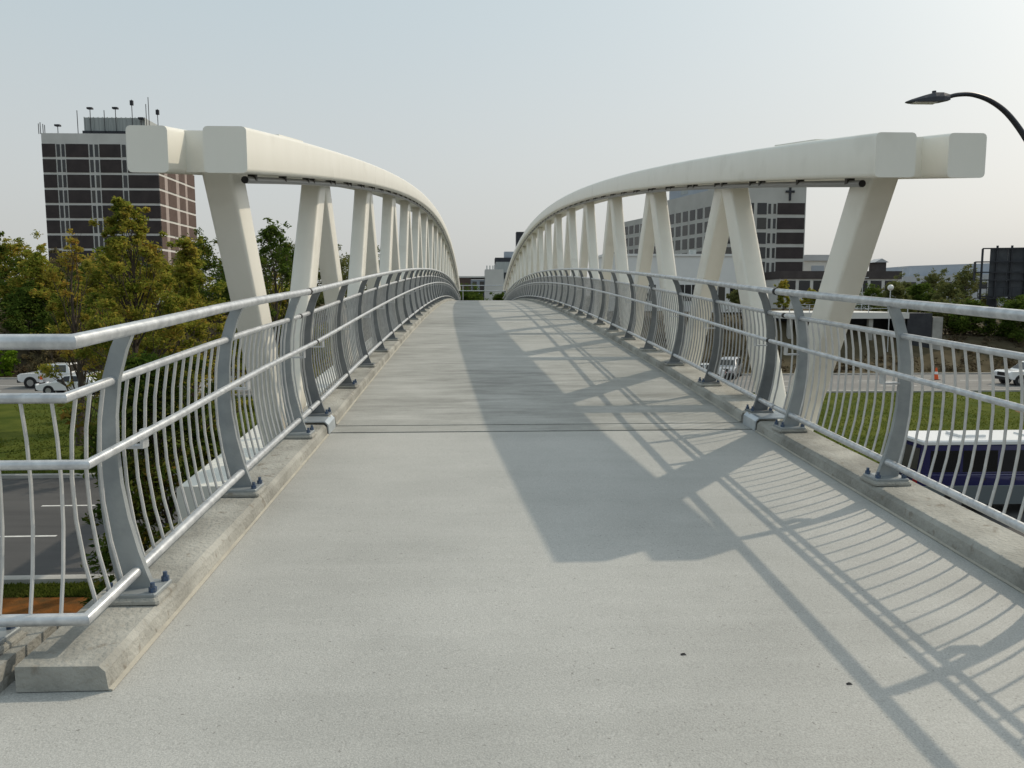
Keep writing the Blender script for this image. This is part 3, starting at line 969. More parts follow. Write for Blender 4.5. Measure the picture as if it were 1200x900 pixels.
# right side
rts = [(1092, 112, 5.6, 2.9, 'olive', 'olive tree with dark forked limbs in front of the long grey building', .40),
       (1132, 104, 5.9, 3.0, 'olive', 'wide olive tree just left of the billboard', .30),
       (1046, 98, 4.2, 2.6, 'olive', 'olive tree at the right end of the parking deck', .25),
       (1078, 101, 3.9, 2.6, 'green', 'green tree behind the pier at the end of the parking deck', .25),
       (1112, 97, 4.0, 2.8, 'olive', 'olive tree midway between the parking deck and the billboard', .3),
       (1064, 120, 4.6, 2.6, 'olive', 'pale olive tree right of the white lamp globe', .2),
       (1178, 118, 4.4, 4.2, 'olive', 'olive tree half hidden under the billboard', .2),
       (1225, 110, 5.2, 4.4, 'green', 'green tree at the rightmost edge behind the billboard pole', .2),
       (918, 140, 5.4, 1.7, 'autumn', 'slim yellow green tree at the foot of the tower with the cross', .2),
       (950, 150, 3.8, 2.2, 'autumn', 'low yellow green tree beside the tower with the cross', .2),
       (868, 118, 4.0, 2.2, 'olive', 'small dark stemmed tree in front of the white podium', .42),
       (1020, 140, 4.0, 3.2, 'green', 'green tree in front of the brown clinic', .2),
       (1140, 84, 1.7, 2.6, 'green', 'leafy green bush left of the billboard pole', .06),
       (1195, 82, 1.8, 2.8, 'green', 'leafy green bush right of the billboard pole', .06),
       (1110, 86, 1.7, 2.6, 'olive', 'olive bush on the bank near the concrete slab', .06)]
for i, (u, y, h, r, lf, lb, c0) in enumerate(rts):
    x = X(u, y)
    nm = 'shrub' if 'bush' in lb else 'tree'
    tree(nm, lb, nm, x, y, gh(x, y), h - 2.25 - gh(x, y), r, lf, 34, 130 if nm == 'tree' else 200, 0.17, c0, 300 + i, group='trees and bushes beyond the right bank', clump=0.32)
for i, (u, y, h, r) in enumerate(((545, 118, 3.6, 3.0), (556, 121, 3.4, 2.6), (586, 116, 2.9, 1.7))):
    x = X(u, y)
    tree('shrub', ['dark green hedge bush below the brown building past the crest', 'green hedge bush between the brown building and the pale block', 'small bush in front of the pale block past the crest'][i],
         'shrub', x, y, gh(x, y), h, r, 'green', 22, 110, 0.2, 0.05, 400 + i, group='bushes past the crest', clump=0.36)
# dry brush covering the banks beyond the far road
rnd = random.Random(91)
mb = MB()
for i in range(1500):
    y = 73.0 + 13 * rnd.random()
    x = rnd.uniform(-75, 85)
    if -4.5 < x < 4.5 or (30 < x < 49 and y > 77):
        continue
    hh = rnd.uniform(0.25, 0.9)
    leaf_cloud(mb, rnd, Vector((x, y, gh(x, y) + hh * 0.4)), (rnd.uniform(.6, 1.5), .8, hh), 26, 0.17)
o = link('undergrowth', mb.mesh('undergrowth', LF['brush'], fix=False))
tag(o, 'dry brown brush covering the banks beyond the far road', 'undergrowth', kind='stuff')
# far treeline on the horizon
rnd = random.Random(77)
for (xa, xb, yb, lb) in ((-420, -60, 330, 'far dark treeline on the horizon behind the brick tower'), (60, 420, 420, 'far dark treeline on the horizon behind the grey building')):
    mb = MB()
    for i in range(150):
        c = Vector((rnd.uniform(xa, xb), yb + rnd.uniform(-15, 15), rnd.uniform(-1, 4.0)))
        leaf_cloud(mb, rnd, c, (5, 5, 3.5), 60, 0.9)
    o = link('treeline', mb.mesh('treeline', LF['dgreen'], fix=False))
    tag(o, lb, 'treeline', kind='stuff')

# ------------------------------------------------------------------ buildings
def facade(root, axis, plane, sgn, cols, floors, depth):
    """cols: (name, material, a, b, zlo, zhi, proud); floors: list of floor top z. axis 'x': face in the x direction at y=plane"""
    for zt in floors:
        for nm, m, a, b, lo, hi, pr in cols:
            z0, z1 = zt - hi, zt - lo
            if axis == 'x':
                y0, y1 = sorted((plane, plane + sgn * pr))
                boxpart(nm, m, a, b, y0 - (0.2 if sgn < 0 else 0) * 0, y1, z0, z1, root)
            else:
                x0, x1 = sorted((plane, plane + sgn * pr))
                boxpart(nm, m, x0, x1, a, b, z0, z1, root)

# brick tower on the left
tx0, tx1, ty0, ty1 = -102.8, -76.0, 195.0, 219.0
bt = thing('hospital_tower', 'dark brown brick tower with white floor bands and rooftop plant', 'building', ((tx0 + tx1) / 2, 207, -2.4))
MB().box(tx0, tx1, ty0, ty1, -2.6, 39.0).build('wall', MT['whitec'], bt)
fl = [36.55 - 3.56 * k for k in range(10)]
wp_, bp_ = 0.06, 0.10
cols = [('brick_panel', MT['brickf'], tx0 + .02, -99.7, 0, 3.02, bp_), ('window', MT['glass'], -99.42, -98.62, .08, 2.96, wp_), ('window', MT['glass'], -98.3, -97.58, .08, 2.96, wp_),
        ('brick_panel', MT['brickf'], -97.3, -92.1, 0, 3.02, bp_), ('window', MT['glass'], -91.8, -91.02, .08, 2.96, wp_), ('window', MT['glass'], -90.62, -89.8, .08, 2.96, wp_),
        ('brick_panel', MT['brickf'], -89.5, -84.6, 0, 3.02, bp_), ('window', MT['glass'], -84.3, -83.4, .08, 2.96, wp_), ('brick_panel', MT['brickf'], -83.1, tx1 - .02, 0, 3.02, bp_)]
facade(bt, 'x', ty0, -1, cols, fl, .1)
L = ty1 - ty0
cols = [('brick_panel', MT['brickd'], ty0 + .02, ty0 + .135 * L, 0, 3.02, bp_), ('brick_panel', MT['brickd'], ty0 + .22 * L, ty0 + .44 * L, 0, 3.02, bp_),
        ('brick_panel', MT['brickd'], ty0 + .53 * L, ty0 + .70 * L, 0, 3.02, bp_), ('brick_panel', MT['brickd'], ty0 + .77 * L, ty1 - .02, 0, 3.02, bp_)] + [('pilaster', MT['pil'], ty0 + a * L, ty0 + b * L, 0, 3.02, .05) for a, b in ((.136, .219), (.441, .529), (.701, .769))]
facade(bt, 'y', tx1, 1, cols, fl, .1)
pent = MB().box(-93.4, -79.2, 196.5, 210, 39.0, 43.0).build('plant_screen', MT['mech'], bt)
for i in range(14):
    boxpart('screen_rib', MT['mech'], -93.4 + i * 1.08, -93.2 + i * 1.08, 196.36, 196.5, 39.9, 43.1, pent)
boxpart('ledge', MT['dkmet'], -93.6, -78.8, 195.8, 196.45, 39.2, 39.8, pent)
rnd = random.Random(4)
for (u, zt, k) in ((55, 41.3, 0), (57, 41.6, 0), (60, 41.2, 0), (62, 41.0, 0), (77, 41.2, 1), (115, 45.2, 1), (144, 45.3, 1), (163, 47.0, 2), (179, 46.0, 0), (182, 47.6, 0), (192, 44.9, 2), (173, 43.0, 1), (100, 44.4, 0), (131, 44.5, 0)):
    x = X(u, 195.6) + 0.6
    m2 = MB().tube([(x, 195.6, 38.9), (x, 195.6, zt)], 0.09, 5)
    if k == 1:
        m2.box(x - .6, x + .6, 195.2, 196.1, zt - 0.5, zt - .1)
    if k == 2:
        m2.box(x - .35, x + .35, 195.4, 195.9, zt - 1.3, zt - .2)
    m2.build('antenna', MT['dkmet'], bt)
boxpart('roof_cabinet', MT['dkmet'], -78.6, -76.6, 198, 202, 39.0, 41.3, bt)
boxpart('roof_cabinet', MT['whitec'], -80.4, -79.9, 198.3, 198.8, 39.0, 43.0, bt)

# hospital with the cross on the right
hx0, hx1, hy0, hy1 = 57.7, 80.4, 192.0, 214.0
ht = thing('hospital_building', 'pale hospital block with dark window bands and a black cross', 'building', (69, 203, -2.4))
MB().box(hx0, hx1, hy0, hy1, -2.6, 27.6).build('wall', MT['beigew'], ht)
def HX(u): return hx0 + (u - 838) * 0.2126
fl = [23.3 - 3.56 * k for k in range(7)]
G = MT['glass']
cols = [('window', G, HX(845), HX(859.5), 0, 2.75, .06), ('window', G, HX(861), HX(864), .2, 2.6, .06), ('window', G, HX(868), HX(884), 0, 2.75, .06), ('window', G, HX(888), HX(899), 0, 2.75, .06), ('window', G, HX(900.7), HX(904), .2, 2.6, .06),
        ('window', G, HX(906.8), HX(910), .2, 2.6, .06), ('brick_panel', MT['brickf'], HX(911.5), HX(943.5), 0, 2.75, .08)]
facade(ht, 'x', hy0, -1, cols, fl, .1)
cr = MB().prism([(71.95, 0), (72.45, 0), (72.45, 1.9), (73.3, 1.9), (73.3, 2.4), (72.45, 2.4), (72.45, 3.2), (71.95, 3.2), (71.95, 2.4), (71.1, 2.4), (71.1, 1.9), (71.95, 1.9)], hy0 - 0.25, hy0 - 0.02)
cr.v = [(p[0] + HX(925.5) - 72.2, p[1], p[2] + 23.9) for p in cr.v]
cr.build('cross', MT['dkmet'], ht)
# receding wing, turned a little
ang = math.atan2(5.6, 21.0)
wg = thing('hospital_wing', 'long receding hospital wing with rows of square dark windows', 'building', (hx0 - 0.1, hy0 + 0.3, -2.4))
ca, sa = math.cos(ang), math.sin(ang)
def wpt(t, dpt, z):   # t along the wing, dpt into the building
    return (hx0 - 0.1 - sa * t + ca * dpt, hy0 + 0.3 + ca * t + sa * dpt, z)
def wbox(name, m, t0, t1, d0, d1, z0, z1):
    me = MB().add([wpt(t0, d0, z0), wpt(t0, d1, z0), wpt(t1, d1, z0), wpt(t1, d0, z0), wpt(t0, d0, z1), wpt(t0, d1, z1), wpt(t1, d1, z1), wpt(t1, d0, z1)],
                  [(0, 1, 2, 3), (7, 6, 5, 4), (0, 4, 5, 1), (1, 5, 6, 2), (2, 6, 7, 3), (3, 7, 4, 0)])
    return me.build(name, m, wg)
wbox('wall', MT['beigew'], 0, 27, 0, 12, -2.6, 26.6)
wbox('wall', MT['beigew'], 27, 62, 1.5, 14, -2.6, 23.6)
wbox('plant_room', MT['bluem'], 5, 25, 1.5, 10, 26.6, 31.5)
wbox('plant_louvre', MT['mech'], 15, 18.5, 1.42, 1.5, 27.5, 30.5)
for k in range(6):
    zt = 22.6 - 3.56 * k
    for j in range(7):
        wbox('window', G, 1.4 + 3.6 * j, 3.9 + 3.6 * j, -0.06, 0, zt - 2.6, zt)
    for j in range(9):
        wbox('window', G, 28.2 + 3.7 * j, 30.8 + 3.7 * j, 1.44, 1.5, zt - 3.0, zt - 0.6)
# white podium
pd = thing('podium_building', 'long white flat roofed building at the foot of the hospital', 'building', (38, 156, -2.4))
MB().box(24.0, 53.5, 150, 163, -2.6, 8.1).build('wall', MT['whitep'], pd)
MB().box(23.8, 53.7, 149.8, 163.2, 8.1, 8.55).build('parapet', MT['whitep'], pd)
for a, b in ((26.5, 29.5), (31, 34), (38.2, 42.2), (44.5, 47.5), (48.3, 52)):
    f = boxpart('window', G, a, b, 149.93, 150, -0.4, 2.7, pd)
    n = max(2, int((b - a) / 1.1))
    for q in range(n + 1):
        xx = a + (b - a) * q / n
        boxpart('window_frame', MT['whitep'], xx - .06, xx + .06, 149.88, 149.94, -0.4, 2.7, f)
boxpart('vent_box', MT['mech'], 41, 42.2, 152, 153, 8.55, 9.5, pd)
# brown clinic, white house behind, grey buildings
cl = thing('clinic_building', 'low clinic with a dark brown upper band over white windows', 'building', (87, 186, -2.4))
MB().box(70, 98.5, 180, 195, -4.6, 4.6).build('wall', MT['whitec'], cl)
MB().box(69.8, 98.7, 179.7, 195.2, 4.6, 6.4).build('brown_fascia', MT['fascia'], cl)
for i in range(8):
    boxpart('window', G, 71 + i * 3.4, 73.6 + i * 3.4, 179.93, 180, 1.6, 4.2, cl)
MB().box(93.4, 96.0, 182, 185, 6.4, 8.5).build('cupola', MT['fascia'], cl)
MB().prism([(93.0, 8.5), (96.4, 8.5), (94.7, 9.4)], 181.6, 185.4).build('cupola_roof', MT['roofg'], cl)
wh = thing('annex_building', 'pale annex with a blue grey roof behind the brown clinic', 'building', (95, 218, -2.4))
MB().box(88, 104.5, 212, 224, -4.6, 10.3).build('wall', MT['whitec'], wh)
MB().prism([(87.5, 10.3), (105, 10.3), (103.5, 11.9), (89, 11.9)], 211.5, 224.5).build('roof', MT['roofg'], wh)
boxpart('window', MT['bluem'], 91, 94.5, 211.9, 212, 6.3, 9, wh)
boxpart('window', MT['bluem'], 99, 102, 211.9, 212, 6.3, 9, wh)
gb = thing('warehouse_building', 'long pale grey building with a sloping roofline behind the olive trees', 'building', (165, 265, -2.4))
MB().prism([(142, -2.6), (215, -2.6), (215, 9.5), (142, 7.4)], 260, 285).build('wall', MT['roofg'], gb)
MB().prism([(150, 7.6), (215, 9.4), (215, 13.6), (150, 11.3)], 268, 290).build('upper_storey', MT['bluem'], gb)
for i in range(10):
    boxpart('window', G, 143.5 + i * 6.2, 148 + i * 6.2, 259.9, 260, 3.4, 5.6, gb)
# buildings past the crest
b1 = thing('brown_building', 'low brown flat roofed building with dark windows past the crest', 'building', (-3, 135, -2.4))
MB().box(-14, -1.4, 131, 142, -4.6, 3.5).build('wall', MT['brickd'], b1)
MB().box(-1.4, 1.0, 131.2, 142, -4.6, 3.2).build('entrance_block', MT['bluem'], b1)
for a in (-1.1, 0.1):
    boxpart('window', G, a, a + .7, 131.1, 131.2, -0.6, 2.9, b1)
MB().box(-14.1, 1.1, 130.9, 142.1, 3.5, 3.75).build('parapet', MT['whitec'], b1)
b2 = thing('pale_block', 'pale windowless concrete block past the crest', 'building', (2.4, 134, -2.4))
MB().box(0.95, 4.0, 130, 138, -4.6, 4.85).build('wall', MT['whitec'], b2)
for x in (1.2, 1.7, 2.2):
    boxpart('roof_vent', MT['mech'], x, x + .18, 131, 131.2, 4.85, 5.5, b2)
b3 = thing('plant_building', 'dark banded plant building behind the pale block with a square chimney', 'building', (6, 160, -2.4))
MB().box(3.3, 14, 150, 165, -4.6, 7.0).build('wall', MT['mech'], b3)
for k in range(3):
    boxpart('louvre_band', MT['dkmet'], 4.8, 13.9, 149.9, 150, -1 + 2.4 * k, 0.2 + 2.4 * k, b3)
MB().box(3.2, 6.5, 152, 158, 7.0, 7.9).build('roof_plant', MT['dkmet'], b3)
MB().box(5.0, 7.4, 153, 156, 7.0, 9.1).build('stack', MT['bluem'], b3)
MB().box(8.2, 11.5, 170, 173, -4.6, 14.3).build('chimney', MT['dkmet'], b3)
# concrete deck over a dark opening
sd = thing('parking_deck', 'low concrete parking deck with a dark opening beneath its slab', 'parking deck', (38, 82, -4))
MB().box(31.5, 44.3, 79.5, 92, -2.05, -1.42).build('slab', MT['whitec'], sd)
MB().box(31.5, 44.3, 83.5, 83.8, -6.9, -2.06).build('back_wall', MT['dkmet'], sd)  # near-black colour stands in for the shade beneath the slab
for x in (31.7, 36, 40.2, 43.6):
    boxpart('column', MT['conc'], x, x + .45, 79.8, 80.25, -6.5, -2.05, sd)
MB().box(44.35, 47.0, 79.9, 84, -6.8, -1.5).build('end_wall', MT['dkmet'], sd)
MB().box(47.05, 48.1, 79.8, 84, -6.8, -1.9).build('end_pier', MT['conc'], sd)
for z in (-1.0, -0.6):
    MB().tube([(31.5, 79.7, z), (44.3, 79.7, z)], 0.025, 6).build('guard_rail', MT['galv'], sd)
for i in range(7):
    boxpart('guard_post', MT['galv'], 31.7 + i * 2.08, 31.76 + i * 2.08, 79.67, 79.73, -1.43, -0.57, sd)
# billboard seen from behind
bb = thing('billboard', 'big dark steel billboard seen from behind on a single column', 'billboard', (60.4, 90, -2.4))
MB().tube([(60.5, 90.6, gh(60, 90) - .3), (60.5, 90.6, 0.2)], 0.55, 14).build('column', MT['dkmet'], bb, smooth=True)
bang = rad(-14)
def bpt(t, d, z): return (58.4 + math.cos(bang) * t - math.sin(bang) * d, 90 + math.sin(bang) * t + math.cos(bang) * d, z)
def bbx(name, m, t0, t1, d0, d1, z0, z1):
    MB().add([bpt(t0, d0, z0), bpt(t1, d0, z0), bpt(t1, d1, z0), bpt(t0, d1, z0), bpt(t0, d0, z1), bpt(t1, d0, z1), bpt(t1, d1, z1), bpt(t0, d1, z1)],
             [(0, 3, 2, 1), (4, 5, 6, 7), (0, 1, 5, 4), (1, 2, 6, 5), (2, 3, 7, 6), (3, 0, 4, 7)]).build(name, m, bb)
for i in range(6):
    bbx('back_panel', MT['boardp'], 1.2 + i * 1.9, 3.06 + i * 1.9, 0.5, 0.6, 0.3, 5.9)
for i in range(8):
    bbx('upright', MT['dkmet'], 0.2 + i * 1.55, 0.38 + i * 1.55, 0.2, 0.42, -0.1, 6.15 if i else 5.8)
for z in (0.2, 2.1, 3.0, 4.2, 5.75):
    bbx('rail', MT['dkmet'], -0.5 if z in (3.0, 4.2) else 0.2, 12, 0.05, 0.18, z, z + 0.14)
bbx('catwalk', MT['dkmet'], -0.4, 12, -0.9, 0.05, 0.0, 0.1)
for i in range(5):
    bbx('catwalk_post', MT['dkmet'], -0.4 + 0.9 * i, -0.34 + 0.9 * i, -0.9, -0.84, 0.1, 1.3)
bbx('catwalk_rail', MT['dkmet'], -0.4, 12, -0.9, -0.85, 1.25, 1.31)
bbx('side_frame', MT['dkmet'], -0.5, -0.42, 0.0, 0.6, 2.1, 4.3)

# ------------------------------------------------------------------ lamps
lp = thing('street_lamp', 'dark curved arm street lamp with a flat head above the end of the shaded truss', 'street lamp', (10.4, 14, GZ))
arm = [(10.4, 14, -1.2), (10.35, 14, 0.2), (10.1, 14, 1.2), (9.75, 14, 2.05), (9.35, 14, 2.72), (8.95, 14, 3.22), (8.6, 14, 3.48), (8.25, 14, 3.60), (7.95, 14, 3.6), (7.72, 14, 3.54)]
MB().tube([(10.4, 14, GZ - .1), (10.4, 14, -4), (10.4, 14, -1.2)], [0.10, 0.085, 0.065], 12).build('pole', MT['lampm'], lp, smooth=True)
def spline(pts, k=5):
    P = [Vector(p) for p in pts]
    P = [P[0] * 2 - P[1]] + P + [P[-1] * 2 - P[-2]]
    out = []
    for i in range(1, len(P) - 2):
        for q in range(k):
            t = q / k
            a, b, c, d = P[i - 1:i + 3]
            out.append(0.5 * ((2 * b) + (c - a) * t + (2 * a - 5 * b + 4 * c - d) * t * t + (3 * b - a - 3 * c + d) * t ** 3))
    return out + [P[-2]]
arm = spline(arm)
MB().tube(arm, [0.065 - 0.031 * i / (len(arm) - 1) for i in range(len(arm))], 12).build('arm', MT['lampm'], lp, smooth=True)
MB().tube([(10.4, 14, GZ - .02), (10.4, 14, GZ + 0.35)], 0.19, 10).build('base_cover', MT['lampm'], lp)
hd = MB()
secs = [(7.80, 0.045, 3.50, 3.60), (7.66, 0.10, 3.475, 3.625), (7.50, 0.12, 3.46, 3.62), (7.30, 0.12, 3.455, 3.565), (7.10, 0.085, 3.455, 3.505), (7.02, 0.04, 3.457, 3.475)]
vs, fs = [], []
for x, hw, z0, z1 in secs:
    vs += [(x, 14 - hw, z0), (x, 14 + hw, z0), (x, 14 + hw, (z0 + z1) / 2), (x, 14 + hw * .6, z1), (x, 14 - hw * .6, z1), (x, 14 - hw, (z0 + z1) / 2)]
for i in range(len(secs) - 1):
    for k in range(6):
        j = (k + 1) % 6
        fs.append((i * 6 + k, i * 6 + j, (i + 1) * 6 + j, (i + 1) * 6 + k))
fs += [(0, 1, 2, 3, 4, 5), tuple(len(vs) - 6 + k for k in range(5, -1, -1))]
head = hd.add(vs, fs).build('lamp_head', MT['lampm'], lp)
MB().tube([(7.52, 14, 3.61), (7.52, 14, 3.66)], 0.035, 10).build('light_sensor', MT['lampm'], head)
MB().box(7.15, 7.55, 13.92, 14.08, 3.445, 3.458).build('lens', MT['hlamp'], head)
gl = thing('globe_lamp', 'small white globe lamp on a thin pole behind the shaded railing', 'lamp', (X(1043, 78), 78, gh(31, 78)))
gx = X(1043, 78)
MB().tube([(gx, 78, gh(gx, 78) - .1), (gx, 78, 0.85)], 0.05, 8).build('pole', MT['galv'], gl)
bm = bmesh.new()
bmesh.ops.create_uvsphere(bm, u_segments=14, v_segments=10, radius=0.30)
me = bpy.data.meshes.new('globe'); bm.to_mesh(me); bm.free(); me.materials.append(MT['globe'])
for p in me.polygons: p.use_smooth = True
link('globe', me, gl, (gx, 78, 1.12))
for u, y, zt, lb in ((1056, 150, 6.0, 'thin grey light pole in front of the long grey building'), (1010, 120, 3.2, 'thin grey light pole beyond the parking deck')):
    x = X(u, y)
    q = thing('light_pole', lb, 'light pole', (x, y, gh(x, y)))
    MB().tube([(x, y, gh(x, y) - .1), (x, y, zt)], 0.07, 6).build('pole', MT['galv'], q)
    MB().box(x - .9, x + .9, y - .1, y + .1, zt, zt + .12).build('cross_arm', MT['galv'], q)

# ------------------------------------------------------------------ vehicles
def vehicle(name, label, cat, loc, rz, L, W, body, cabin, paint, wheels, wr, glassbands, extra=None, roofpaint=None):
    """side outline in (x, z), nose at -x; cabin as (x, z) outline narrowed towards its top"""
    root = thing(name, label, cat, loc, rz)
    def loft(poly, w0, w1, zlo, zhi, m, nm, par=root):
        mb = MB()
        n = len(poly)
        def hw(z):
            t = max(0, min(1, (z - zlo) / max(1e-6, zhi - zlo)))
            return (w0 * (1 - t) + w1 * t) / 2
        e = 0.045
        cx = sum(p[0] for p in poly) / n
        cz = sum(p[1] for p in poly) / n
        ins = [((p[0] - cx) * 0.965 + cx, (p[1] - cz) * 0.93 + cz) for p in poly]
        vs = [(p[0], -hw(p[1]), p[1]) for p in ins] + [(p[0], -hw(p[1]) + e, p[1]) for p in poly] + [(p[0], hw(p[1]) - e, p[1]) for p in poly] + [(p[0], hw(p[1]), p[1]) for p in ins]
        fs = [tuple(range(n)), tuple(range(4 * n - 1, 3 * n - 1, -1))]
        for r in range(3):
            for i in range(n):
                j = (i + 1) % n
                fs.append((r * n + i, (r + 1) * n + i, (r + 1) * n + j, r * n + j))
        me = mb.add(vs, fs).mesh(nm, m, True, 32)
        o = bpy.data.objects.new(nm, me); COL.objects.link(o); o.parent = par
        return o
    def quad(nm, m, pts, par=root):
        me = MB().add(pts, [tuple(range(len(pts)))]).mesh(nm, m, fix=False)
        o = bpy.data.objects.new(nm, me); COL.objects.link(o); o.parent = par
        return o
    def boxl(nm, m, *b, par=root):
        me = MB().bbox(*b, b=0.015).mesh(nm, m)
        o = bpy.data.objects.new(nm, me); COL.objects.link(o); o.parent = par
        return o
    zs = [p[1] for p in body]
    bo = loft(body, W * 0.97, W, min(zs), max(zs), paint, 'body')
    zc = [p[1] for p in cabin]
    cab = loft(cabin, W * 0.95, W * 0.76 if not roofpaint else W * 0.93, min(zc), max(zc), roofpaint or paint, 'cabin')
    # side glass, windscreen and rear glass as thin panes standing proud of the cabin
    def hwc(z):
        t = (z - min(zc)) / (max(zc) - min(zc))
        w1 = W * 0.76 if not roofpaint else W * 0.93
        return (W * 0.95 * (1 - t) + w1 * t) / 2 + 0.006
    for poly in glassbands:
        for sg in (-1, 1):
            quad('window', MT['glass'], [(p[0], sg * hwc(p[1]), p[1]) for p in (poly if sg < 0 else poly[::-1])])
    a = sorted(cabin, key=lambda p: p[0])
    front = [p for p in cabin if p[0] < (a[0][0] + a[-1][0]) / 2]
    rear = [p for p in cabin if p[0] >= (a[0][0] + a[-1][0]) / 2]
    for pr, sg, nm in ((front, -1, 'windscreen'), (rear, 1, 'rear_window')):
        lo = min(pr, key=lambda p: p[1]); hi = max(pr, key=lambda p: (p[1], sg * p[0]))
        d = Vector((hi[0] - lo[0], hi[1] - lo[1])); nr = Vector((d.y * sg, -d.x * sg)).normalized() * 0.012
        pa = (lo[0] + d.x * .14 + nr.x, lo[1] + d.y * .14 + nr.y); pb = (lo[0] + d.x * .86 + nr.x, lo[1] + d.y * .86 + nr.y)
        quad(nm, MT['glass'], [(pa[0], -hwc(pa[1]) + .09, pa[1]), (pa[0], hwc(pa[1]) - .09, pa[1]), (pb[0], hwc(pb[1]) - .09, pb[1]), (pb[0], -hwc(pb[1]) + .09, pb[1])])
    for wx in wheels:
        for sg in (-1, 1):
            ar = MB().cyl((wx, sg * (W / 2 - 0.125), wr), (0, 1, 0), wr * 1.18, 0.27, 20).mesh('wheel_arch', MT['trim'], True)
            o = bpy.data.objects.new('wheel_arch', ar); COL.objects.link(o); o.parent = root
            ty = MB().cyl((wx, sg * (W / 2 - 0.105), wr), (0, 1, 0), wr, 0.24, 20).mesh('wheel', MT['tyre'], True)
            t = bpy.data.objects.new('wheel', ty); COL.objects.link(t); t.parent = root
            rm = MB().cyl((wx, sg * (W / 2 + 0.012), wr), (0, 1, 0), wr * 0.62, 0.02, 16).mesh('rim', MT['rim'])
            q = bpy.data.objects.new('rim', rm); COL.objects.link(q); q.parent = t
    xf, xr = min(p[0] for p in body), max(p[0] for p in body)
    zm = max(zs)
    for sg in (-1, 1):
        y0, y1 = sorted((sg * (W / 2 - .42), sg * (W / 2 - .06)))
        boxl('headlight', MT['hlamp'], xf - .012, xf + .1, y0, y1, zm * .68, zm * .84)
        boxl('tail_light', MT['redl'], xr - .1, xr + .012, *sorted((sg * (W / 2 - .3), sg * (W / 2 - .05))), zm * .66, zm * .9)
        y0, y1 = sorted((sg * (W / 2 - .01), sg * (W / 2 + .17)))
        mx = min(p[0] for p in cabin) + 0.55
        boxl('wing_mirror', MT['trim'], mx, mx + .16, y0, y1, zm + .02, zm + .17)
    boxl('front_bumper', MT['trim'], xf - .05, xf + .16, -W / 2 + .05, W / 2 - .05, min(zs) - .02, min(zs) + .22)
    boxl('rear_bumper', MT['trim'], xr - .16, xr + .05, -W / 2 + .05, W / 2 - .05, min(zs) - .02, min(zs) + .2)
    boxl('grille', MT['trim'], xf - .014, xf + .05, -W * .24, W * .24, zm * .62, zm * .86)
    boxl('number_plate', MT['plate'], xr + .03, xr + .056, -.26, .26, min(zs) + .06, min(zs) + .2)
    for sg in (-1, 1):
        for dx in (0.15, 1.15):
            xx = (min(p[0] for p in cabin) + max(p[0] for p in cabin)) / 2 - 0.75 + dx
            y0, y1 = sorted((sg * (W / 2 - .01), sg * (W / 2 + .018)))
            boxl('door_handle', MT['trim'], xx, xx + .2, y0, y1, zm - .2, zm - .15)
    if extra:
        extra(root, boxl, quad, W)
    return root

def pick_body(L):
    h = L / 2
    return [(-h, .55), (-h + .03, 1.02), (-h + .22, 1.14), (-h + 1.55, 1.22), (h - .03, 1.20), (h, 1.10), (h, .62), (h - .3, .48), (-h + .25, .45)]
def pick_cab(L):
    h = L / 2
    return [(-h + 1.35, 1.19), (-h + 2.25, 1.88), (-h + 3.85, 1.90), (-h + 4.12, 1.19)]
def pick_glass(L):
    h = L / 2
    return [[(-h + 1.75, 1.25), (-h + 2.72, 1.25), (-h + 2.72, 1.80), (-h + 2.36, 1.80)], [(-h + 2.82, 1.25), (-h + 3.78, 1.25), (-h + 3.72, 1.80), (-h + 2.82, 1.80)]]
def bed(root, boxl, quad, W):
    boxl('bed_interior', MT['trim'], 1.28, 2.72, -W / 2 + .12, W / 2 - .12, 1.17, 1.212)
vehicle('pickup_truck', 'white crew cab pickup truck on the far road seen past the railing corner', 'pickup truck', (X(56, 64) + 0.6, 64.2, GZ + .016), 0.0, 5.9, 2.0, pick_body(5.9), pick_cab(5.9), MT['carw'], (-1.95, 1.75), 0.42, pick_glass(5.9), bed)
vehicle('pickup_truck', 'white pickup truck with a dark grille cut off by the picture edge', 'pickup truck', (X(1165, 61.5) + 4.1, 61.8, GZ + .016), 0.0, 5.8, 2.0, pick_body(5.8), pick_cab(5.8), MT['carw'], (-1.9, 1.7), 0.41, pick_glass(5.8), bed)
def sed_body(L):
    h = L / 2
    return [(-h, .40), (-h + .02, .66), (-h + .2, .78), (-h + 1.25, .94), (h - .6, .98), (h - .05, .92), (h, .6), (h - .2, .34), (-h + .2, .32)]
def sed_cab(L):
    h = L / 2
    return [(-h + 1.15, .93), (-h + 2.0, 1.42), (-h + 3.0, 1.46), (-h + 3.5, 1.38), (-h + 4.15, .97)]
def sed_glass(L):
    h = L / 2
    return [[(-h + 1.6, .98), (-h + 2.45, .98), (-h + 2.45, 1.38), (-h + 2.1, 1.36)], [(-h + 2.55, .98), (-h + 3.65, 1.0), (-h + 3.35, 1.33), (-h + 2.55, 1.39)]]
vehicle('car', 'white saloon car behind the orange sapling, nearer than the white pickup', 'car', (X(78, 59), 59.4, GZ + .016), 0.0, 4.8, 1.84, sed_body(4.8), sed_cab(4.8), MT['carw'], (-1.45, 1.4), 0.33, sed_glass(4.8))
def suv_body(L):
    h = L / 2
    return [(-h, .45), (-h + .03, .85), (-h + .2, .98), (-h + 1.2, 1.08), (h - .1, 1.1), (h, 1.0), (h, .5), (h - .2, .38), (-h + .2, .36)]
def suv_cab(L):
    h = L / 2
    return [(-h + 1.0, 1.07), (-h + 1.75, 1.68), (h - .45, 1.72), (h - .06, 1.09)]
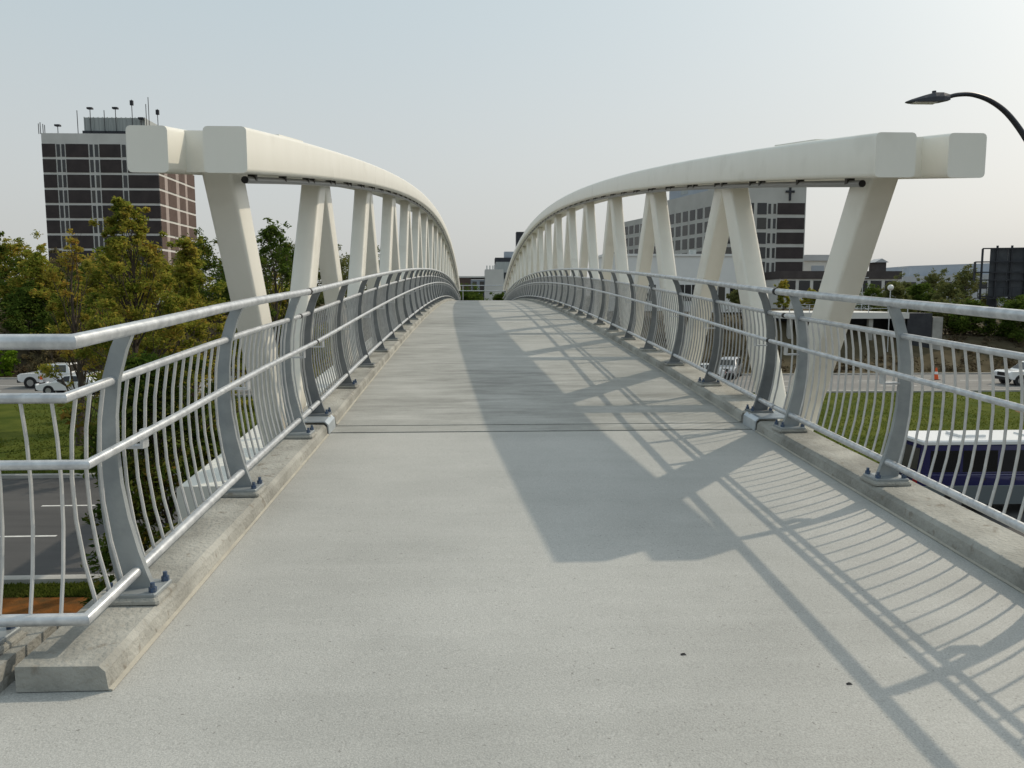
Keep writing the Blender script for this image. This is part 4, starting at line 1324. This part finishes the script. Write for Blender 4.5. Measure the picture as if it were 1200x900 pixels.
def suv_glass(L):
    h = L / 2
    return [[(-h + 1.45, 1.13), (-h + 2.35, 1.13), (-h + 2.35, 1.62), (-h + 1.88, 1.62)], [(-h + 2.43, 1.13), (-h + 3.3, 1.13), (-h + 3.3, 1.63), (-h + 2.43, 1.63)], [(-h + 3.38, 1.13), (h - .3, 1.13), (h - .52, 1.62), (-h + 3.38, 1.63)]]
vehicle('car', 'silver sport utility car facing the viewer behind the shaded railing', 'car', (X(860, 68), 69.0, GZ + .016), rad(62), 4.6, 1.9, suv_body(4.6), suv_cab(4.6), MT['cars'], (-1.4, 1.4), 0.36, suv_glass(4.6))
vehicle('car', 'white hatchback car beside the silver sport utility car', 'car', (X(822, 66), 66.5, GZ + .016), 0.0, 4.3, 1.8, sed_body(4.3), sed_cab(4.3), MT['carw'], (-1.3, 1.25), 0.33, sed_glass(4.3))
# blue van with a white roof, nose to the right
def van_extra(root, boxl, quad, W):
    boxl('skirt', MT['skirt'], -2.85, 2.85, -W / 2 - .008, W / 2 + .008, 0.36, 0.98)
    boxl('roof_hatch', MT['carw'], 0.4, 1.3, -.4, .4, 2.45, 2.53)
    boxl('roof_hatch', MT['carw'], -1.6, -1.0, -.3, .3, 2.45, 2.50)
    boxl('rear_label', MT['plate'], 2.98, 3.02, -.75, -.25, 1.45, 1.95)
    boxl('drip_rail', MT['blue'], -2.3, 2.95, -W / 2 - .01, -W / 2 + .06, 2.28, 2.34)
vb = [(-3.0, .5), (-2.98, 1.0), (-2.75, 1.22), (-2.1, 1.34), (2.97, 1.36), (3.0, 1.2), (3.0, .5), (2.8, .38), (-2.8, .38)]
vc = [(-2.3, 1.33), (-1.72, 2.3), (2.85, 2.32), (2.98, 1.34)]
vg = [[(-1.75, 1.42), (-1.0, 1.42), (-1.0, 2.12), (-1.42, 2.12)], [(-.9, 1.42), (.25, 1.42), (.25, 2.12), (-.9, 2.12)], [(.35, 1.42), (1.5, 1.42), (1.5, 2.12), (.35, 2.12)], [(1.6, 1.42), (2.6, 1.42), (2.58, 2.12), (1.6, 2.12)]]
vn = vehicle('van', 'dark blue passenger van with a white roof on the near road', 'van', (X(1063, 25) + 3.15, 25.1, GZ + .018), rad(180), 6.0, 2.05, vb, vc, MT['blue'], (-2.05, 1.75), 0.38, vg, van_extra, roofpaint=MT['blue'])
me = MB().bbox(-1.95, 2.86, -.98, .98, 2.31, 2.45, .05).mesh('roof', MT['carw'])
o = bpy.data.objects.new('roof', me); COL.objects.link(o); o.parent = vn

# ------------------------------------------------------------------ cones and litter
for u, y, lb in ((1102, 65.8, 'orange traffic cone standing on the far road near the cut off pickup'), (42, 63.0, 'orange and white traffic cone standing in front of the white pickup')):
    x = X(u, y)
    c = thing('traffic_cone', lb, 'traffic cone', (x, y, GZ + .016), group='traffic cones')
    MB().tube([(x, y, GZ + .05), (x, y, GZ + 1.05)], [0.22, 0.06], 12).build('cone', MT['cone'], c, smooth=True)
    MB().bbox(x - .28, x + .28, y - .28, y + .28, GZ + .016, GZ + .06, .01).build('base', MT['trim'], c)
    MB().tube([(x, y, GZ + .5), (x, y, GZ + .72)], [0.158, 0.123], 12).build('reflective_band', MT['carw'], c)
for (x, y, r_, lb) in ((0.195, 2.945, .012, 'tiny dark chip of debris lying on the pale path'), (0.75, 2.70, .011, 'tiny dark pebble lying by the edge of the rail shadow')):
    z = deckz(y)
    mb = MB().add([(x - r_, y - r_ * .6, z + .001), (x + r_, y - r_ * .5, z + .001), (x + r_ * .8, y + r_ * .6, z + .001), (x - r_ * .9, y + r_ * .5, z + .001), (x - r_ * .3, y, z + .008), (x + r_ * .4, y + .001, z + .007)],
                  [(0, 1, 5, 4), (1, 2, 5), (2, 3, 4, 5), (3, 0, 4), (3, 2, 1, 0)])
    tag(mb.build('debris_chip', MT['dark'], None, (x, y, z)), lb, 'debris')
